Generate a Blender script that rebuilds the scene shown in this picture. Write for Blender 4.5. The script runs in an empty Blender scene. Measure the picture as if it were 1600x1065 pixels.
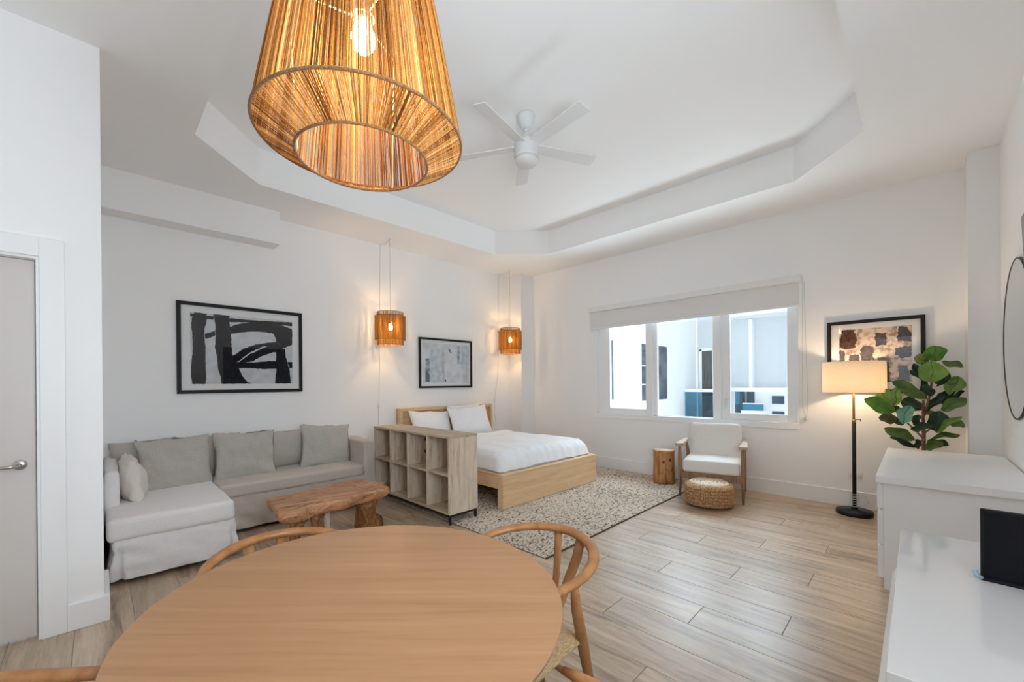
import bpy, bmesh, math, random
from mathutils import Vector, Matrix, noise

# ------------------------------------------------------------------ camera, world, light, exposure
sc = bpy.context.scene
COL = sc.collection
PI = math.pi
random.seed(7)

cam_d = bpy.data.cameras.new('camera')
cam = bpy.data.objects.new('camera', cam_d)
COL.objects.link(cam)
cam_d.sensor_fit = 'HORIZONTAL'
cam_d.sensor_width = 36.0
cam_d.lens = 639.4 / 1600 * 36
cam_d.shift_y = (598.4 - 532.5) / 1600
cam_d.clip_start = 0.02
YAW, ROLL, CAMH = 0.7805, -0.00862, 1.35
_f = Vector((math.cos(YAW), math.sin(YAW), 0)); _r = Vector((math.sin(YAW), -math.cos(YAW), 0)); _u = Vector((0, 0, 1))
_r2 = _r * math.cos(ROLL) + _u * math.sin(ROLL); _u2 = -_r * math.sin(ROLL) + _u * math.cos(ROLL)
cam.matrix_world = Matrix(((_r2.x, _u2.x, -_f.x, 0), (_r2.y, _u2.y, -_f.y, 0), (_r2.z, _u2.z, -_f.z, CAMH), (0, 0, 0, 1)))
sc.camera = cam

w = bpy.data.worlds.new('sky'); sc.world = w; w.use_nodes = True
bg = w.node_tree.nodes['Background']
bg.inputs[0].default_value = (0.86, 0.93, 1.0, 1); bg.inputs[1].default_value = 0.95

def area_light(name, loc, rot, sx, sy, watts, col=(1, 1, 1)):
    d = bpy.data.lights.new(name, 'AREA'); d.shape = 'RECTANGLE'; d.size = sx; d.size_y = sy; d.energy = watts; d.color = col
    o = bpy.data.objects.new(name, d); COL.objects.link(o); o.location = loc; o.rotation_euler = rot
    return o
# added fill light in the unseen rear opening behind the camera
area_light('rear_fill', (-4.9, 1.6, 1.2), (0, -PI / 2 - 0.25, 0), 2.3, 3.0, 6, (0.79, 0.90, 1.0))
# added fill light at an unseen opening made in the near wall
area_light('side_fill', (0.62, -.56, 1.80), (PI / 2 + 0.55, 0, 0), 1.0, 1.55, 48, (0.77, 0.89, 1.0))
# added light panel outside below the sill, brightening the ceiling from out of view
area_light('sill_fill', (6.35, 2.33, 0.15), (0, PI * 0.5 + 0.75, 0), 1.1, 2.7, 88, (0.82, 0.92, 1.0))
# added light panel outside, above the view, brightening the floor like sky
area_light('outdoor_fill', (8.0, 2.1, 4.0), (0, PI / 2 - 0.45, 0), 2.2, 4.2, 250, (0.76, 0.88, 1.0))

vs = sc.view_settings
vs.view_transform = 'Standard'; vs.look = 'None'; vs.exposure = 0.64; vs.gamma = 1.0; vs.use_curve_mapping = False
sc.cycles.max_bounces = 14; sc.cycles.diffuse_bounces = 8; sc.cycles.glossy_bounces = 5
sc.cycles.transparent_max_bounces = 24; sc.cycles.transmission_bounces = 8
sc.cycles.sample_clamp_indirect = 6.0
sc.cycles.caustics_reflective = False; sc.cycles.caustics_refractive = False

# ------------------------------------------------------------------ materials
def srgb(r, g, b):
    f = lambda c: (c / 255 / 12.92) if c / 255 <= 0.04045 else ((c / 255 + 0.055) / 1.055) ** 2.4
    return (f(r), f(g), f(b), 1)

def new_mat(name):
    m = bpy.data.materials.new(name); m.use_nodes = True
    nt = m.node_tree
    return m, nt, nt.nodes['Principled BSDF']

def plain(name, col, rough=0.6, metal=0.0, spec=0.5, bump=0.0, bscale=200, coat=0.0):
    m, nt, b = new_mat(name)
    b.inputs['Base Color'].default_value = col; b.inputs['Roughness'].default_value = rough
    b.inputs['Metallic'].default_value = metal; b.inputs['Specular IOR Level'].default_value = spec
    b.inputs['Coat Weight'].default_value = coat; b.inputs['Coat Roughness'].default_value = 0.05
    if bump:
        tc = nt.nodes.new('ShaderNodeTexCoord'); n = nt.nodes.new('ShaderNodeTexNoise'); n.inputs['Scale'].default_value = bscale
        n.inputs['Detail'].default_value = 4
        bp = nt.nodes.new('ShaderNodeBump'); bp.inputs['Strength'].default_value = bump; bp.inputs['Distance'].default_value = 0.01
        nt.links.new(tc.outputs['Object'], n.inputs['Vector']); nt.links.new(n.outputs['Fac'], bp.inputs['Height'])
        nt.links.new(bp.outputs['Normal'], b.inputs['Normal'])
    return m

def ramp(nt, stops):
    r = nt.nodes.new('ShaderNodeValToRGB')
    e = r.color_ramp.elements
    e[0].position, e[0].color = stops[0]; e[1].position, e[1].color = stops[-1]
    for p, c in stops[1:-1]:
        x = e.new(p); x.color = c
    return r

def wood(name, cols, rot=(0, 0, 0), stretch=(1, 14, 14), scale=2.0, rough=0.45, rnd=0.0, bump=0.05, coat=0.0, detail=6, knots=None, distort=0.6):
    """streaky grain running along the local axis with the small stretch number"""
    m, nt, b = new_mat(name)
    L = nt.links.new
    tc = nt.nodes.new('ShaderNodeTexCoord'); mp = nt.nodes.new('ShaderNodeMapping')
    mp.vector_type = 'TEXTURE' if False else 'POINT'
    mp.inputs['Rotation'].default_value = rot
    mp2 = nt.nodes.new('ShaderNodeMapping'); mp2.inputs['Scale'].default_value = stretch
    L(tc.outputs['Object'], mp.inputs['Vector'])
    src = mp.outputs['Vector']
    if rnd:
        oi = nt.nodes.new('ShaderNodeObjectInfo'); ad = nt.nodes.new('ShaderNodeVectorMath'); ad.operation = 'ADD'
        ml = nt.nodes.new('ShaderNodeVectorMath'); ml.operation = 'SCALE'; ml.inputs[0].default_value = (13.7, 7.3, 3.1)
        L(oi.outputs['Random'], ml.inputs['Scale']); L(src, ad.inputs[0]); L(ml.outputs['Vector'], ad.inputs[1]); src = ad.outputs['Vector']
    L(src, mp2.inputs['Vector'])
    n1 = nt.nodes.new('ShaderNodeTexNoise'); n1.inputs['Scale'].default_value = scale; n1.inputs['Detail'].default_value = detail
    n1.inputs['Roughness'].default_value = 0.6; n1.inputs['Distortion'].default_value = distort
    L(mp2.outputs['Vector'], n1.inputs['Vector'])
    n2 = nt.nodes.new('ShaderNodeTexNoise'); n2.inputs['Scale'].default_value = scale * 7; n2.inputs['Detail'].default_value = 3
    L(mp2.outputs['Vector'], n2.inputs['Vector'])
    mx = nt.nodes.new('ShaderNodeMath'); mx.operation = 'MULTIPLY_ADD'; mx.inputs[1].default_value = 0.25
    L(n2.outputs['Fac'], mx.inputs[0]); 
    sb = nt.nodes.new('ShaderNodeMath'); sb.operation = 'MULTIPLY_ADD'; sb.inputs[1].default_value = 0.85; sb.inputs[2].default_value = -0.05
    L(n1.outputs['Fac'], sb.inputs[0]); L(sb.outputs['Value'], mx.inputs[2])
    k = len(cols)
    r = ramp(nt, [(0.3 + 0.4 * i / (k - 1), c) for i, c in enumerate(cols)])
    L(mx.outputs['Value'], r.inputs['Fac'])
    out = r.outputs['Color']
    if rnd:
        hs = nt.nodes.new('ShaderNodeHueSaturation'); mr = nt.nodes.new('ShaderNodeMapRange')
        mr.inputs['To Min'].default_value = 1 - rnd; mr.inputs['To Max'].default_value = 1 + rnd
        L(oi.outputs['Random'], mr.inputs['Value']); L(mr.outputs['Result'], hs.inputs['Value']); L(out, hs.inputs['Color']); out = hs.outputs['Color']
    if knots:
        vo = nt.nodes.new('ShaderNodeTexVoronoi'); vo.inputs['Scale'].default_value = knots[0]
        L(tc.outputs['Object'], vo.inputs['Vector'])
        kr = ramp(nt, [(0.0, (1, 1, 1, 1)), (knots[1], (0, 0, 0, 1))])
        L(vo.outputs['Distance'], kr.inputs['Fac'])
        mix = nt.nodes.new('ShaderNodeMix'); mix.data_type = 'RGBA'
        L(kr.outputs['Color'], mix.inputs['Factor']); L(out, mix.inputs[6]); mix.inputs[7].default_value = knots[2]; out = mix.outputs[2]
    L(out, b.inputs['Base Color'])
    b.inputs['Roughness'].default_value = rough; b.inputs['Coat Weight'].default_value = coat
    if bump:
        bp = nt.nodes.new('ShaderNodeBump'); bp.inputs['Strength'].default_value = bump; bp.inputs['Distance'].default_value = 0.01
        L(mx.outputs['Value'], bp.inputs['Height']); L(bp.outputs['Normal'], b.inputs['Normal'])
    return m

def mottled(name, c1, c2, scale=300, rough=0.9, bump=0.15, detail=3, sheen=0.2, stretch=(1, 1, 1), lo=0.35, hi=0.65, transl=0.0):
    m, nt, b = new_mat(name); L = nt.links.new
    tc = nt.nodes.new('ShaderNodeTexCoord'); mp = nt.nodes.new('ShaderNodeMapping'); mp.inputs['Scale'].default_value = stretch
    n = nt.nodes.new('ShaderNodeTexNoise'); n.inputs['Scale'].default_value = scale; n.inputs['Detail'].default_value = detail
    L(tc.outputs['Object'], mp.inputs['Vector']); L(mp.outputs['Vector'], n.inputs['Vector'])
    r = ramp(nt, [(lo, c1), (hi, c2)]); L(n.outputs['Fac'], r.inputs['Fac']); L(r.outputs['Color'], b.inputs['Base Color'])
    b.inputs['Roughness'].default_value = rough; b.inputs['Sheen Weight'].default_value = sheen; b.inputs['Specular IOR Level'].default_value = 0.2
    if bump:
        bp = nt.nodes.new('ShaderNodeBump'); bp.inputs['Strength'].default_value = bump; bp.inputs['Distance'].default_value = 0.004
        L(n.outputs['Fac'], bp.inputs['Height']); L(bp.outputs['Normal'], b.inputs['Normal'])
    if transl:
        t = nt.nodes.new('ShaderNodeBsdfTranslucent'); L(r.outputs['Color'], t.inputs['Color'])
        mx = nt.nodes.new('ShaderNodeMixShader'); mx.inputs[0].default_value = transl
        L(b.outputs[0], mx.inputs[1]); L(t.outputs[0], mx.inputs[2]); L(mx.outputs[0], nt.nodes['Material Output'].inputs['Surface'])
    return m

def emissive(name, col, strength):
    m, nt, b = new_mat(name)
    b.inputs['Base Color'].default_value = (0.8, 0.8, 0.8, 1)
    b.inputs['Emission Color'].default_value = col; b.inputs['Emission Strength'].default_value = strength
    return m

def thin_glass(name, tint=(1, 1, 1, 1), ior=1.5, rough=0.0, boost=1.0):
    """a single pane: fresnel mix of see-through and mirror reflection"""
    m = bpy.data.materials.new(name); m.use_nodes = True; nt = m.node_tree; L = nt.links.new
    nt.nodes.remove(nt.nodes['Principled BSDF'])
    lw = nt.nodes.new('ShaderNodeLayerWeight'); lw.inputs['Blend'].default_value = 0.5      # two-sided Schlick fresnel
    pw = nt.nodes.new('ShaderNodeMath'); pw.operation = 'POWER'; pw.inputs[1].default_value = 5.0; L(lw.outputs['Facing'], pw.inputs[0])
    fr = nt.nodes.new('ShaderNodeMath'); fr.operation = 'MULTIPLY_ADD'; f0 = ((ior - 1) / (ior + 1)) ** 2; fr.inputs[1].default_value = 1 - f0; fr.inputs[2].default_value = f0; L(pw.outputs[0], fr.inputs[0])
    ml = nt.nodes.new('ShaderNodeMath'); ml.operation = 'MULTIPLY'; ml.inputs[1].default_value = boost; ml.use_clamp = True
    t = nt.nodes.new('ShaderNodeBsdfTransparent'); t.inputs[0].default_value = tint
    g = nt.nodes.new('ShaderNodeBsdfGlossy'); g.inputs['Roughness'].default_value = rough
    mx = nt.nodes.new('ShaderNodeMixShader')
    L(fr.outputs[0], ml.inputs[0]); L(ml.outputs[0], mx.inputs[0]); L(t.outputs[0], mx.inputs[1]); L(g.outputs[0], mx.inputs[2])
    L(mx.outputs[0], nt.nodes['Material Output'].inputs['Surface'])
    return m

M = {}
M['wall'] = plain('wall_paint', (0.88, 0.88, 0.878, 1), 0.75, spec=0.25, bump=0.03, bscale=90)
M['ceiling'] = plain('ceiling_paint', (0.90, 0.90, 0.898, 1), 0.85, spec=0.2)
M['trim'] = plain('trim_paint', (0.85, 0.85, 0.85, 1), 0.4, spec=0.4)
M['door'] = plain('door_paint', (0.62, 0.575, 0.54, 1), 0.45, spec=0.4)
M['grout'] = plain('tile_grout', srgb(196, 188, 176), 0.9)
M['plank'] = wood('oak_look_tile', [srgb(122, 101, 81), srgb(166, 143, 118), srgb(188, 166, 141), srgb(204, 185, 162)], stretch=(9, 0.9, 9), scale=1.6, rough=0.33, rnd=0.07, bump=0.03, distort=0.9)
M['plank'].node_tree.nodes['Principled BSDF'].inputs['Specular IOR Level'].default_value = 0.9
M['table'] = wood('beech_table_veneer', [srgb(152, 111, 74), srgb(163, 121, 83), srgb(168, 126, 88), srgb(175, 134, 96)], rot=(0, 0, 0.80), stretch=(0.55, 12, 12), scale=2.2, rough=0.36, bump=0.02, distort=0.7)
M['table_edge'] = wood('beech_table_edge', [srgb(132, 98, 76), srgb(156, 118, 92)], stretch=(3, 3, 20), rough=0.5)
M['chair'] = wood('chair_beech', [srgb(138, 90, 50), srgb(158, 108, 64), srgb(172, 124, 80)], stretch=(5, 5, 2), scale=3, rough=0.38, bump=0.02)
M['cord_seat'] = mottled('woven_paper_cord', srgb(160, 130, 92), srgb(194, 164, 122), 60, 0.85, 0.4, stretch=(1, 5, 1))
M['bed_oak'] = wood('bed_oak_veneer', [srgb(206, 168, 124), srgb(222, 188, 146), srgb(232, 200, 160)], stretch=(0.8, 10, 14), scale=2.2, rough=0.45, bump=0.02)
M['shelf_oak'] = wood('washed_oak_board', [srgb(160, 138, 116), srgb(198, 178, 156), srgb(212, 196, 176), srgb(220, 206, 188)], stretch=(9, 9, 0.9), scale=2.6, rough=0.55, bump=0.03)
M['shelf_oak_top'] = wood('washed_oak_top', [srgb(150, 128, 102), srgb(188, 168, 142), srgb(202, 186, 162)], stretch=(9, 0.9, 9), scale=2.6, rough=0.5, bump=0.03)
M['black_metal'] = plain('black_metal', (0.012, 0.012, 0.013, 1), 0.45, 0.4)
M['sofa'] = mottled('taupe_slipcover', srgb(184, 172, 160), srgb(200, 190, 179), 240, 0.92, 0.12)
M['sofa_lit'] = mottled('lit_slipcover', srgb(222, 218, 217), srgb(232, 229, 228), 240, 0.92, 0.12)  # same slipcover as the sofa, paler to paint in daylight on the chaise
M['back_fabric'] = mottled('grey_back_fabric', srgb(176, 169, 160), srgb(192, 186, 177), 240, 0.92, 0.12)
M['cushion'] = mottled('grey_linen', srgb(170, 165, 157), srgb(190, 186, 178), 320, 0.95, 0.25, stretch=(1, 1, 0.35))
M['white_cushion'] = mottled('off_white_cotton', srgb(214, 206, 198), srgb(226, 219, 212), 240, 0.92, 0.1)
M['bench'] = wood('teak_root', [srgb(112, 70, 42), srgb(168, 116, 80), srgb(194, 144, 106), srgb(214, 172, 132)], rot=(0, 0, 0.2), stretch=(1.2, 9, 7), scale=2.6, rough=0.5, bump=0.25, distort=1.2)
M['bench_leg'] = wood('teak_root_leg', [srgb(76, 46, 24), srgb(150, 102, 60), srgb(208, 160, 110)], stretch=(10, 10, 1.6), scale=2.2, rough=0.6, bump=0.5, distort=1.4)
M['bleached'] = plain('bleached_root', srgb(206, 186, 166), 0.7, bump=0.3, bscale=60)
M['linen'] = mottled('white_bed_linen', (0.80, 0.80, 0.81, 1), (0.84, 0.84, 0.845, 1), 60, 0.85, 0.05, sheen=0.1)
M['armchair_wood'] = wood('weathered_acacia', [srgb(112, 82, 56), srgb(146, 114, 84), srgb(164, 134, 104)], stretch=(8, 8, 1.5), scale=3, rough=0.55, bump=0.05)
M['armrest_wood'] = wood('weathered_acacia_arm', [srgb(150, 124, 98), srgb(184, 160, 134), srgb(196, 174, 150)], stretch=(1.5, 10, 8), scale=3, rough=0.4, bump=0.05)
M['white_fabric'] = mottled('white_upholstery', srgb(222, 219, 215), srgb(232, 229, 225), 200, 0.9, 0.1)
M['stump'] = wood('peeled_log', [srgb(96, 56, 28), srgb(160, 104, 56), srgb(196, 142, 88), srgb(206, 158, 106)], stretch=(9, 9, 0.8), scale=1.5, rough=0.5, bump=0.3, distort=1.2, knots=(7.0, 0.16, srgb(92, 50, 24)))
M['knot'] = plain('dark_knot', srgb(92, 54, 28), .7, bump=.2, bscale=120)
M['stump_top'] = mottled('log_end_grain', srgb(214, 186, 154), srgb(232, 212, 188), 14, 0.6, 0.05)
M['white_lacquer'] = plain('white_lacquer', (0.88, 0.88, 0.88, 1), 0.35, spec=0.5)
M['white_gloss'] = plain('white_gloss_glass', (0.80, 0.80, 0.80, 1), 0.06, spec=0.6)
M['black_plastic'] = plain('black_plastic', (0.008, 0.008, 0.011, 1), 0.5, spec=0.15)
M['tv_glass'] = plain('tv_screen_glass', (0.004, 0.004, 0.005, 1), 0.12, spec=0.4)
M['clear_plastic'] = plain('clear_bluish_plastic', srgb(168, 196, 212), 0.15)
M['frame_black'] = plain('black_frame', (0.008, 0.0075, 0.008, 1), 0.5, spec=0.25)
M['frame_dark'] = plain('dark_brown_frame', (0.014, 0.009, 0.008, 1), 0.5, spec=0.25)
M['mat_board'] = plain('white_mat_board', (0.82, 0.82, 0.82, 1), 0.9)
M['art_paper'] = mottled('grey_white_paint', srgb(196, 199, 204), srgb(214, 217, 221), 9, 0.9, 0)
M['art_black'] = mottled('black_paint_strokes', (0.004, 0.004, 0.008, 1), (0.018, 0.017, 0.02, 1), 14, 0.8, 0, stretch=(5, 1, 1))
M['art_beige'] = mottled('beige_brushed_paint', srgb(150, 122, 106), srgb(222, 200, 178), 22, 0.9, 0, detail=8, lo=0.38, hi=0.56)
M['art_brown'] = mottled('brown_brushed_paint', srgb(44, 30, 27), srgb(100, 72, 62), 34, 0.9, 0, detail=6, stretch=(1, 1, 2))
M['art_slate'] = mottled('slate_brushed_paint', srgb(32, 29, 33), srgb(70, 62, 64), 34, 0.9, 0, detail=6)
M['print_pale'] = mottled('pale_print', srgb(196, 200, 204), srgb(222, 225, 228), 6, 0.9, 0)
M['print_blue'] = mottled('pale_blue_print', srgb(176, 188, 196), srgb(206, 216, 222), 16, 0.9, 0)
M['print_grey'] = mottled('grey_print', srgb(96, 104, 110), srgb(168, 174, 178), 12, 0.9, 0)
M['print_dark'] = plain('dark_print', srgb(60, 66, 72), 0.9)
M['picture_glass'] = thin_glass('picture_glass', (0.98, 0.98, 0.98, 1), 1.5, boost=1.6)
M['window_glass'] = thin_glass('window_glass', (0.93, 0.96, 0.97, 1), 1.5)
M['rail_glass'] = thin_glass('blue_railing_glass', (0.36, 0.60, 0.70, 1), 1.5)
M['mirror'] = plain('mirror_silver', (0.86, 0.87, 0.87, 1), 0.01, 1.0)
M['bronze'] = plain('dark_bronze', (0.03, 0.025, 0.022, 1), 0.35, 0.8)
M['brass'] = plain('brass', (0.62, 0.42, 0.16, 1), 0.3, 1.0)
M['nickel'] = plain('brushed_nickel', (0.50, 0.47, 0.43, 1), 0.3, 1.0)
M['white_plastic'] = plain('white_plastic', (0.80, 0.80, 0.79, 1), 0.4)
M['fan_white'] = plain('fan_white', (0.70, 0.70, 0.69, 1), 0.45)
M['fan_gloss'] = plain('fan_blade_white', (0.78, 0.78, 0.78, 1), 0.16)
M['pvc'] = plain('white_window_frame', (0.88, 0.89, 0.90, 1), 0.4)
M['blind'] = plain('blind_fabric', (0.74, 0.735, 0.725, 1), 0.9)
M['cable'] = plain('grey_white_cable', (0.6, 0.6, 0.59, 1), 0.6)
M['outlet_slot'] = plain('outlet_slot', (0.25, 0.25, 0.25, 1), 0.6)
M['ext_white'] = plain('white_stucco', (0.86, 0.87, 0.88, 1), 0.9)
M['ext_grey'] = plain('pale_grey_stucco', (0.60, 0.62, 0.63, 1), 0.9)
M['ext_glass'] = mottled('dark_window_glass', srgb(60, 66, 72), srgb(104, 112, 118), 2.5, 0.1, 0, sheen=0)
M['ext_curtain'] = mottled('dark_curtain', srgb(72, 70, 68), srgb(108, 106, 102), 6, 0.9, 0, stretch=(1, 8, 0.4))
M['ext_teal'] = plain('teal_balcony_glass', srgb(40, 122, 152), 0.15)
M['ext_teal_dark'] = plain('dark_teal_glass', srgb(30, 66, 84), 0.1)
M['red_cushion'] = plain('faded_red_fabric', srgb(190, 110, 112), 0.9)
M['pot'] = plain('dark_grey_pot', srgb(70, 68, 66), 0.7)
M['soil'] = plain('soil', srgb(52, 40, 32), 1.0)
M['bark'] = mottled('fig_bark', srgb(104, 70, 52), srgb(150, 108, 84), 40, 0.8, 0.3)
M['bulb'] = emissive('warm_bulb', (1.0, 0.72, 0.40, 1), 150)
M['bulb_small'] = emissive('warm_small_bulb', (1.0, 0.66, 0.32, 1), 330)
M['bulb_lamp'] = emissive('warm_lamp_bulb', (1.0, 0.72, 0.45, 1), 170)
M['brass_wire'] = plain('cream_wire', srgb(236, 214, 160), 0.4)
M['jute_cap'] = mottled('jute_binding', srgb(96, 62, 28), srgb(146, 100, 52), 220, 0.95, 0.4)
M['shade_linen'] = mottled('lamp_linen', srgb(232, 222, 206), srgb(242, 234, 220), 160, 0.9, 0.1, transl=0.6)

def jute(name, cols, transl):
    """string colour: one tone per string (mesh attribute) plus fine fibre noise"""
    m, nt, b = new_mat(name); L = nt.links.new
    tc = nt.nodes.new('ShaderNodeTexCoord'); at = nt.nodes.new('ShaderNodeAttribute'); at.attribute_name = 'tone'
    n2 = nt.nodes.new('ShaderNodeTexNoise'); n2.inputs['Scale'].default_value = 260; n2.inputs['Detail'].default_value = 2
    L(tc.outputs['Object'], n2.inputs['Vector'])
    ad = nt.nodes.new('ShaderNodeMath'); ad.operation = 'MULTIPLY_ADD'; ad.inputs[1].default_value = 0.5
    sb = nt.nodes.new('ShaderNodeMath'); sb.operation = 'SUBTRACT'; sb.inputs[1].default_value = 0.25
    L(at.outputs['Fac'], sb.inputs[0]); L(n2.outputs['Fac'], ad.inputs[0]); L(sb.outputs[0], ad.inputs[2])
    r = ramp(nt, [(i / (len(cols) - 1) * .8 + .1, c) for i, c in enumerate(cols)]); L(ad.outputs[0], r.inputs['Fac'])
    L(r.outputs['Color'], b.inputs['Base Color']); b.inputs['Roughness'].default_value = 0.95; b.inputs['Specular IOR Level'].default_value = 0.1
    t = nt.nodes.new('ShaderNodeBsdfTranslucent'); L(r.outputs['Color'], t.inputs['Color'])
    mx = nt.nodes.new('ShaderNodeMixShader'); mx.inputs[0].default_value = transl
    L(b.outputs[0], mx.inputs[1]); L(t.outputs[0], mx.inputs[2]); L(mx.outputs[0], nt.nodes['Material Output'].inputs['Surface'])
    return m
M['jute'] = jute('jute_string', [srgb(94, 54, 20), srgb(156, 102, 46), srgb(200, 148, 80), srgb(230, 190, 124)], 0.4)
M['raffia'] = jute('raffia_string', [srgb(120, 84, 40), srgb(172, 126, 62), srgb(200, 158, 88)], 0.35)
M['raffia_liner'] = plain('raffia_liner', srgb(200, 140, 60), 0.9)

def pouf_mat():
    m, nt, b = new_mat('braided_jute'); L = nt.links.new
    tc = nt.nodes.new('ShaderNodeTexCoord')
    n = nt.nodes.new('ShaderNodeTexNoise'); n.inputs['Scale'].default_value = 70; n.inputs['Detail'].default_value = 3
    L(tc.outputs['Object'], n.inputs['Vector'])
    r = ramp(nt, [(0.34, srgb(126, 88, 54)), (0.5, srgb(178, 138, 96)), (0.66, srgb(214, 184, 146))]); L(n.outputs['Fac'], r.inputs['Fac'])
    L(r.outputs['Color'], b.inputs['Base Color']); b.inputs['Roughness'].default_value = 0.95
    bp = nt.nodes.new('ShaderNodeBump'); bp.inputs['Strength'].default_value = 0.7; bp.inputs['Distance'].default_value = 0.01
    L(n.outputs['Fac'], bp.inputs['Height']); L(bp.outputs['Normal'], b.inputs['Normal'])
    return m
M['pouf'] = pouf_mat()
M['pouf_top'] = mottled('bleached_braid', srgb(196, 172, 142), srgb(232, 222, 206), 80, 0.95, 0.6)

def rug_mat():
    m, nt, b = new_mat('woven_rug'); L = nt.links.new
    tc = nt.nodes.new('ShaderNodeTexCoord')
    sp = nt.nodes.new('ShaderNodeSeparateXYZ'); L(tc.outputs['Object'], sp.inputs[0])        # one tone run per woven row
    wv = nt.nodes.new('ShaderNodeTexNoise'); wv.inputs['Scale'].default_value = 3; L(tc.outputs['Object'], wv.inputs['Vector'])
    a1 = nt.nodes.new('ShaderNodeMath'); a1.operation = 'MULTIPLY_ADD'; a1.inputs[1].default_value = 1 / .022; a1.inputs[2].default_value = -2.40 / .022; L(sp.outputs['X'], a1.inputs[0])
    fl_ = nt.nodes.new('ShaderNodeMath'); fl_.operation = 'FLOOR'; L(a1.outputs[0], fl_.inputs[0])
    a2 = nt.nodes.new('ShaderNodeMath'); a2.operation = 'MULTIPLY'; a2.inputs[1].default_value = 3.71; L(fl_.outputs[0], a2.inputs[0])
    a3 = nt.nodes.new('ShaderNodeMath'); a3.operation = 'MULTIPLY'; a3.inputs[1].default_value = 34.0; L(sp.outputs['Y'], a3.inputs[0])
    mp = nt.nodes.new('ShaderNodeCombineXYZ'); L(a2.outputs[0], mp.inputs['X']); L(a3.outputs[0], mp.inputs['Y'])
    n = nt.nodes.new('ShaderNodeTexNoise'); n.inputs['Scale'].default_value = 1.0; n.inputs['Detail'].default_value = 2; n.inputs['Roughness'].default_value = 0.7
    L(mp.outputs['Vector'], n.inputs['Vector'])
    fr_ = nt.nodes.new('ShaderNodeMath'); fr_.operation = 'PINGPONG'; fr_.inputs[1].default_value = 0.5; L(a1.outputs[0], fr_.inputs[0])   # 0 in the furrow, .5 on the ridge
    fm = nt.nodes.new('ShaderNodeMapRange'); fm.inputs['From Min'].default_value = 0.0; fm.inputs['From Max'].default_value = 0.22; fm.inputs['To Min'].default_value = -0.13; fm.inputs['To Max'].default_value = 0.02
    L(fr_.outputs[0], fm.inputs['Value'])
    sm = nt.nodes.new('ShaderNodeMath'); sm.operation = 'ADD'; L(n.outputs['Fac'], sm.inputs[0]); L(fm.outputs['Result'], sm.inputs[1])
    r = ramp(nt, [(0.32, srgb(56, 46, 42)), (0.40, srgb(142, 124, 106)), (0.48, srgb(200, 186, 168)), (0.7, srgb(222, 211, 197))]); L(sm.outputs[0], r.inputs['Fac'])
    L(r.outputs['Color'], b.inputs['Base Color']); b.inputs['Roughness'].default_value = 0.97; b.inputs['Specular IOR Level'].default_value = 0.1
    n2 = nt.nodes.new('ShaderNodeTexNoise'); n2.inputs['Scale'].default_value = 160
    L(tc.outputs['Object'], n2.inputs['Vector'])
    bp = nt.nodes.new('ShaderNodeBump'); bp.inputs['Strength'].default_value = 0.5; bp.inputs['Distance'].default_value = 0.006
    L(n2.outputs['Fac'], bp.inputs['Height']); L(bp.outputs['Normal'], b.inputs['Normal'])
    return m
M['rug'] = rug_mat()

def leaf_mat(name, c, c2):
    m, nt, b = new_mat(name); L = nt.links.new
    tc = nt.nodes.new('ShaderNodeTexCoord'); n = nt.nodes.new('ShaderNodeTexNoise'); n.inputs['Scale'].default_value = 14
    L(tc.outputs['Object'], n.inputs['Vector'])
    r = ramp(nt, [(0.35, c), (0.65, c2)]); L(n.outputs['Fac'], r.inputs['Fac']); L(r.outputs['Color'], b.inputs['Base Color'])
    b.inputs['Roughness'].default_value = 0.35; b.inputs['Specular IOR Level'].default_value = 0.4
    return m
LEAF = [leaf_mat('leaf_bright', srgb(70, 120, 34), srgb(104, 150, 48)), leaf_mat('leaf_olive', srgb(96, 116, 36), srgb(128, 138, 52)),
        leaf_mat('leaf_pale', srgb(116, 154, 70), srgb(136, 170, 86)), leaf_mat('leaf_mid', srgb(66, 94, 38), srgb(96, 120, 54)),
        leaf_mat('leaf_dark', srgb(20, 46, 28), srgb(34, 64, 36)), leaf_mat('leaf_light', srgb(98, 134, 60), srgb(120, 150, 74)),
        leaf_mat('leaf_bluish', srgb(92, 150, 124), srgb(124, 176, 150)), leaf_mat('leaf_brownish', srgb(84, 78, 46), srgb(112, 102, 66))]
M['vein'] = plain('leaf_vein', srgb(84, 84, 54), 0.5)

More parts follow.
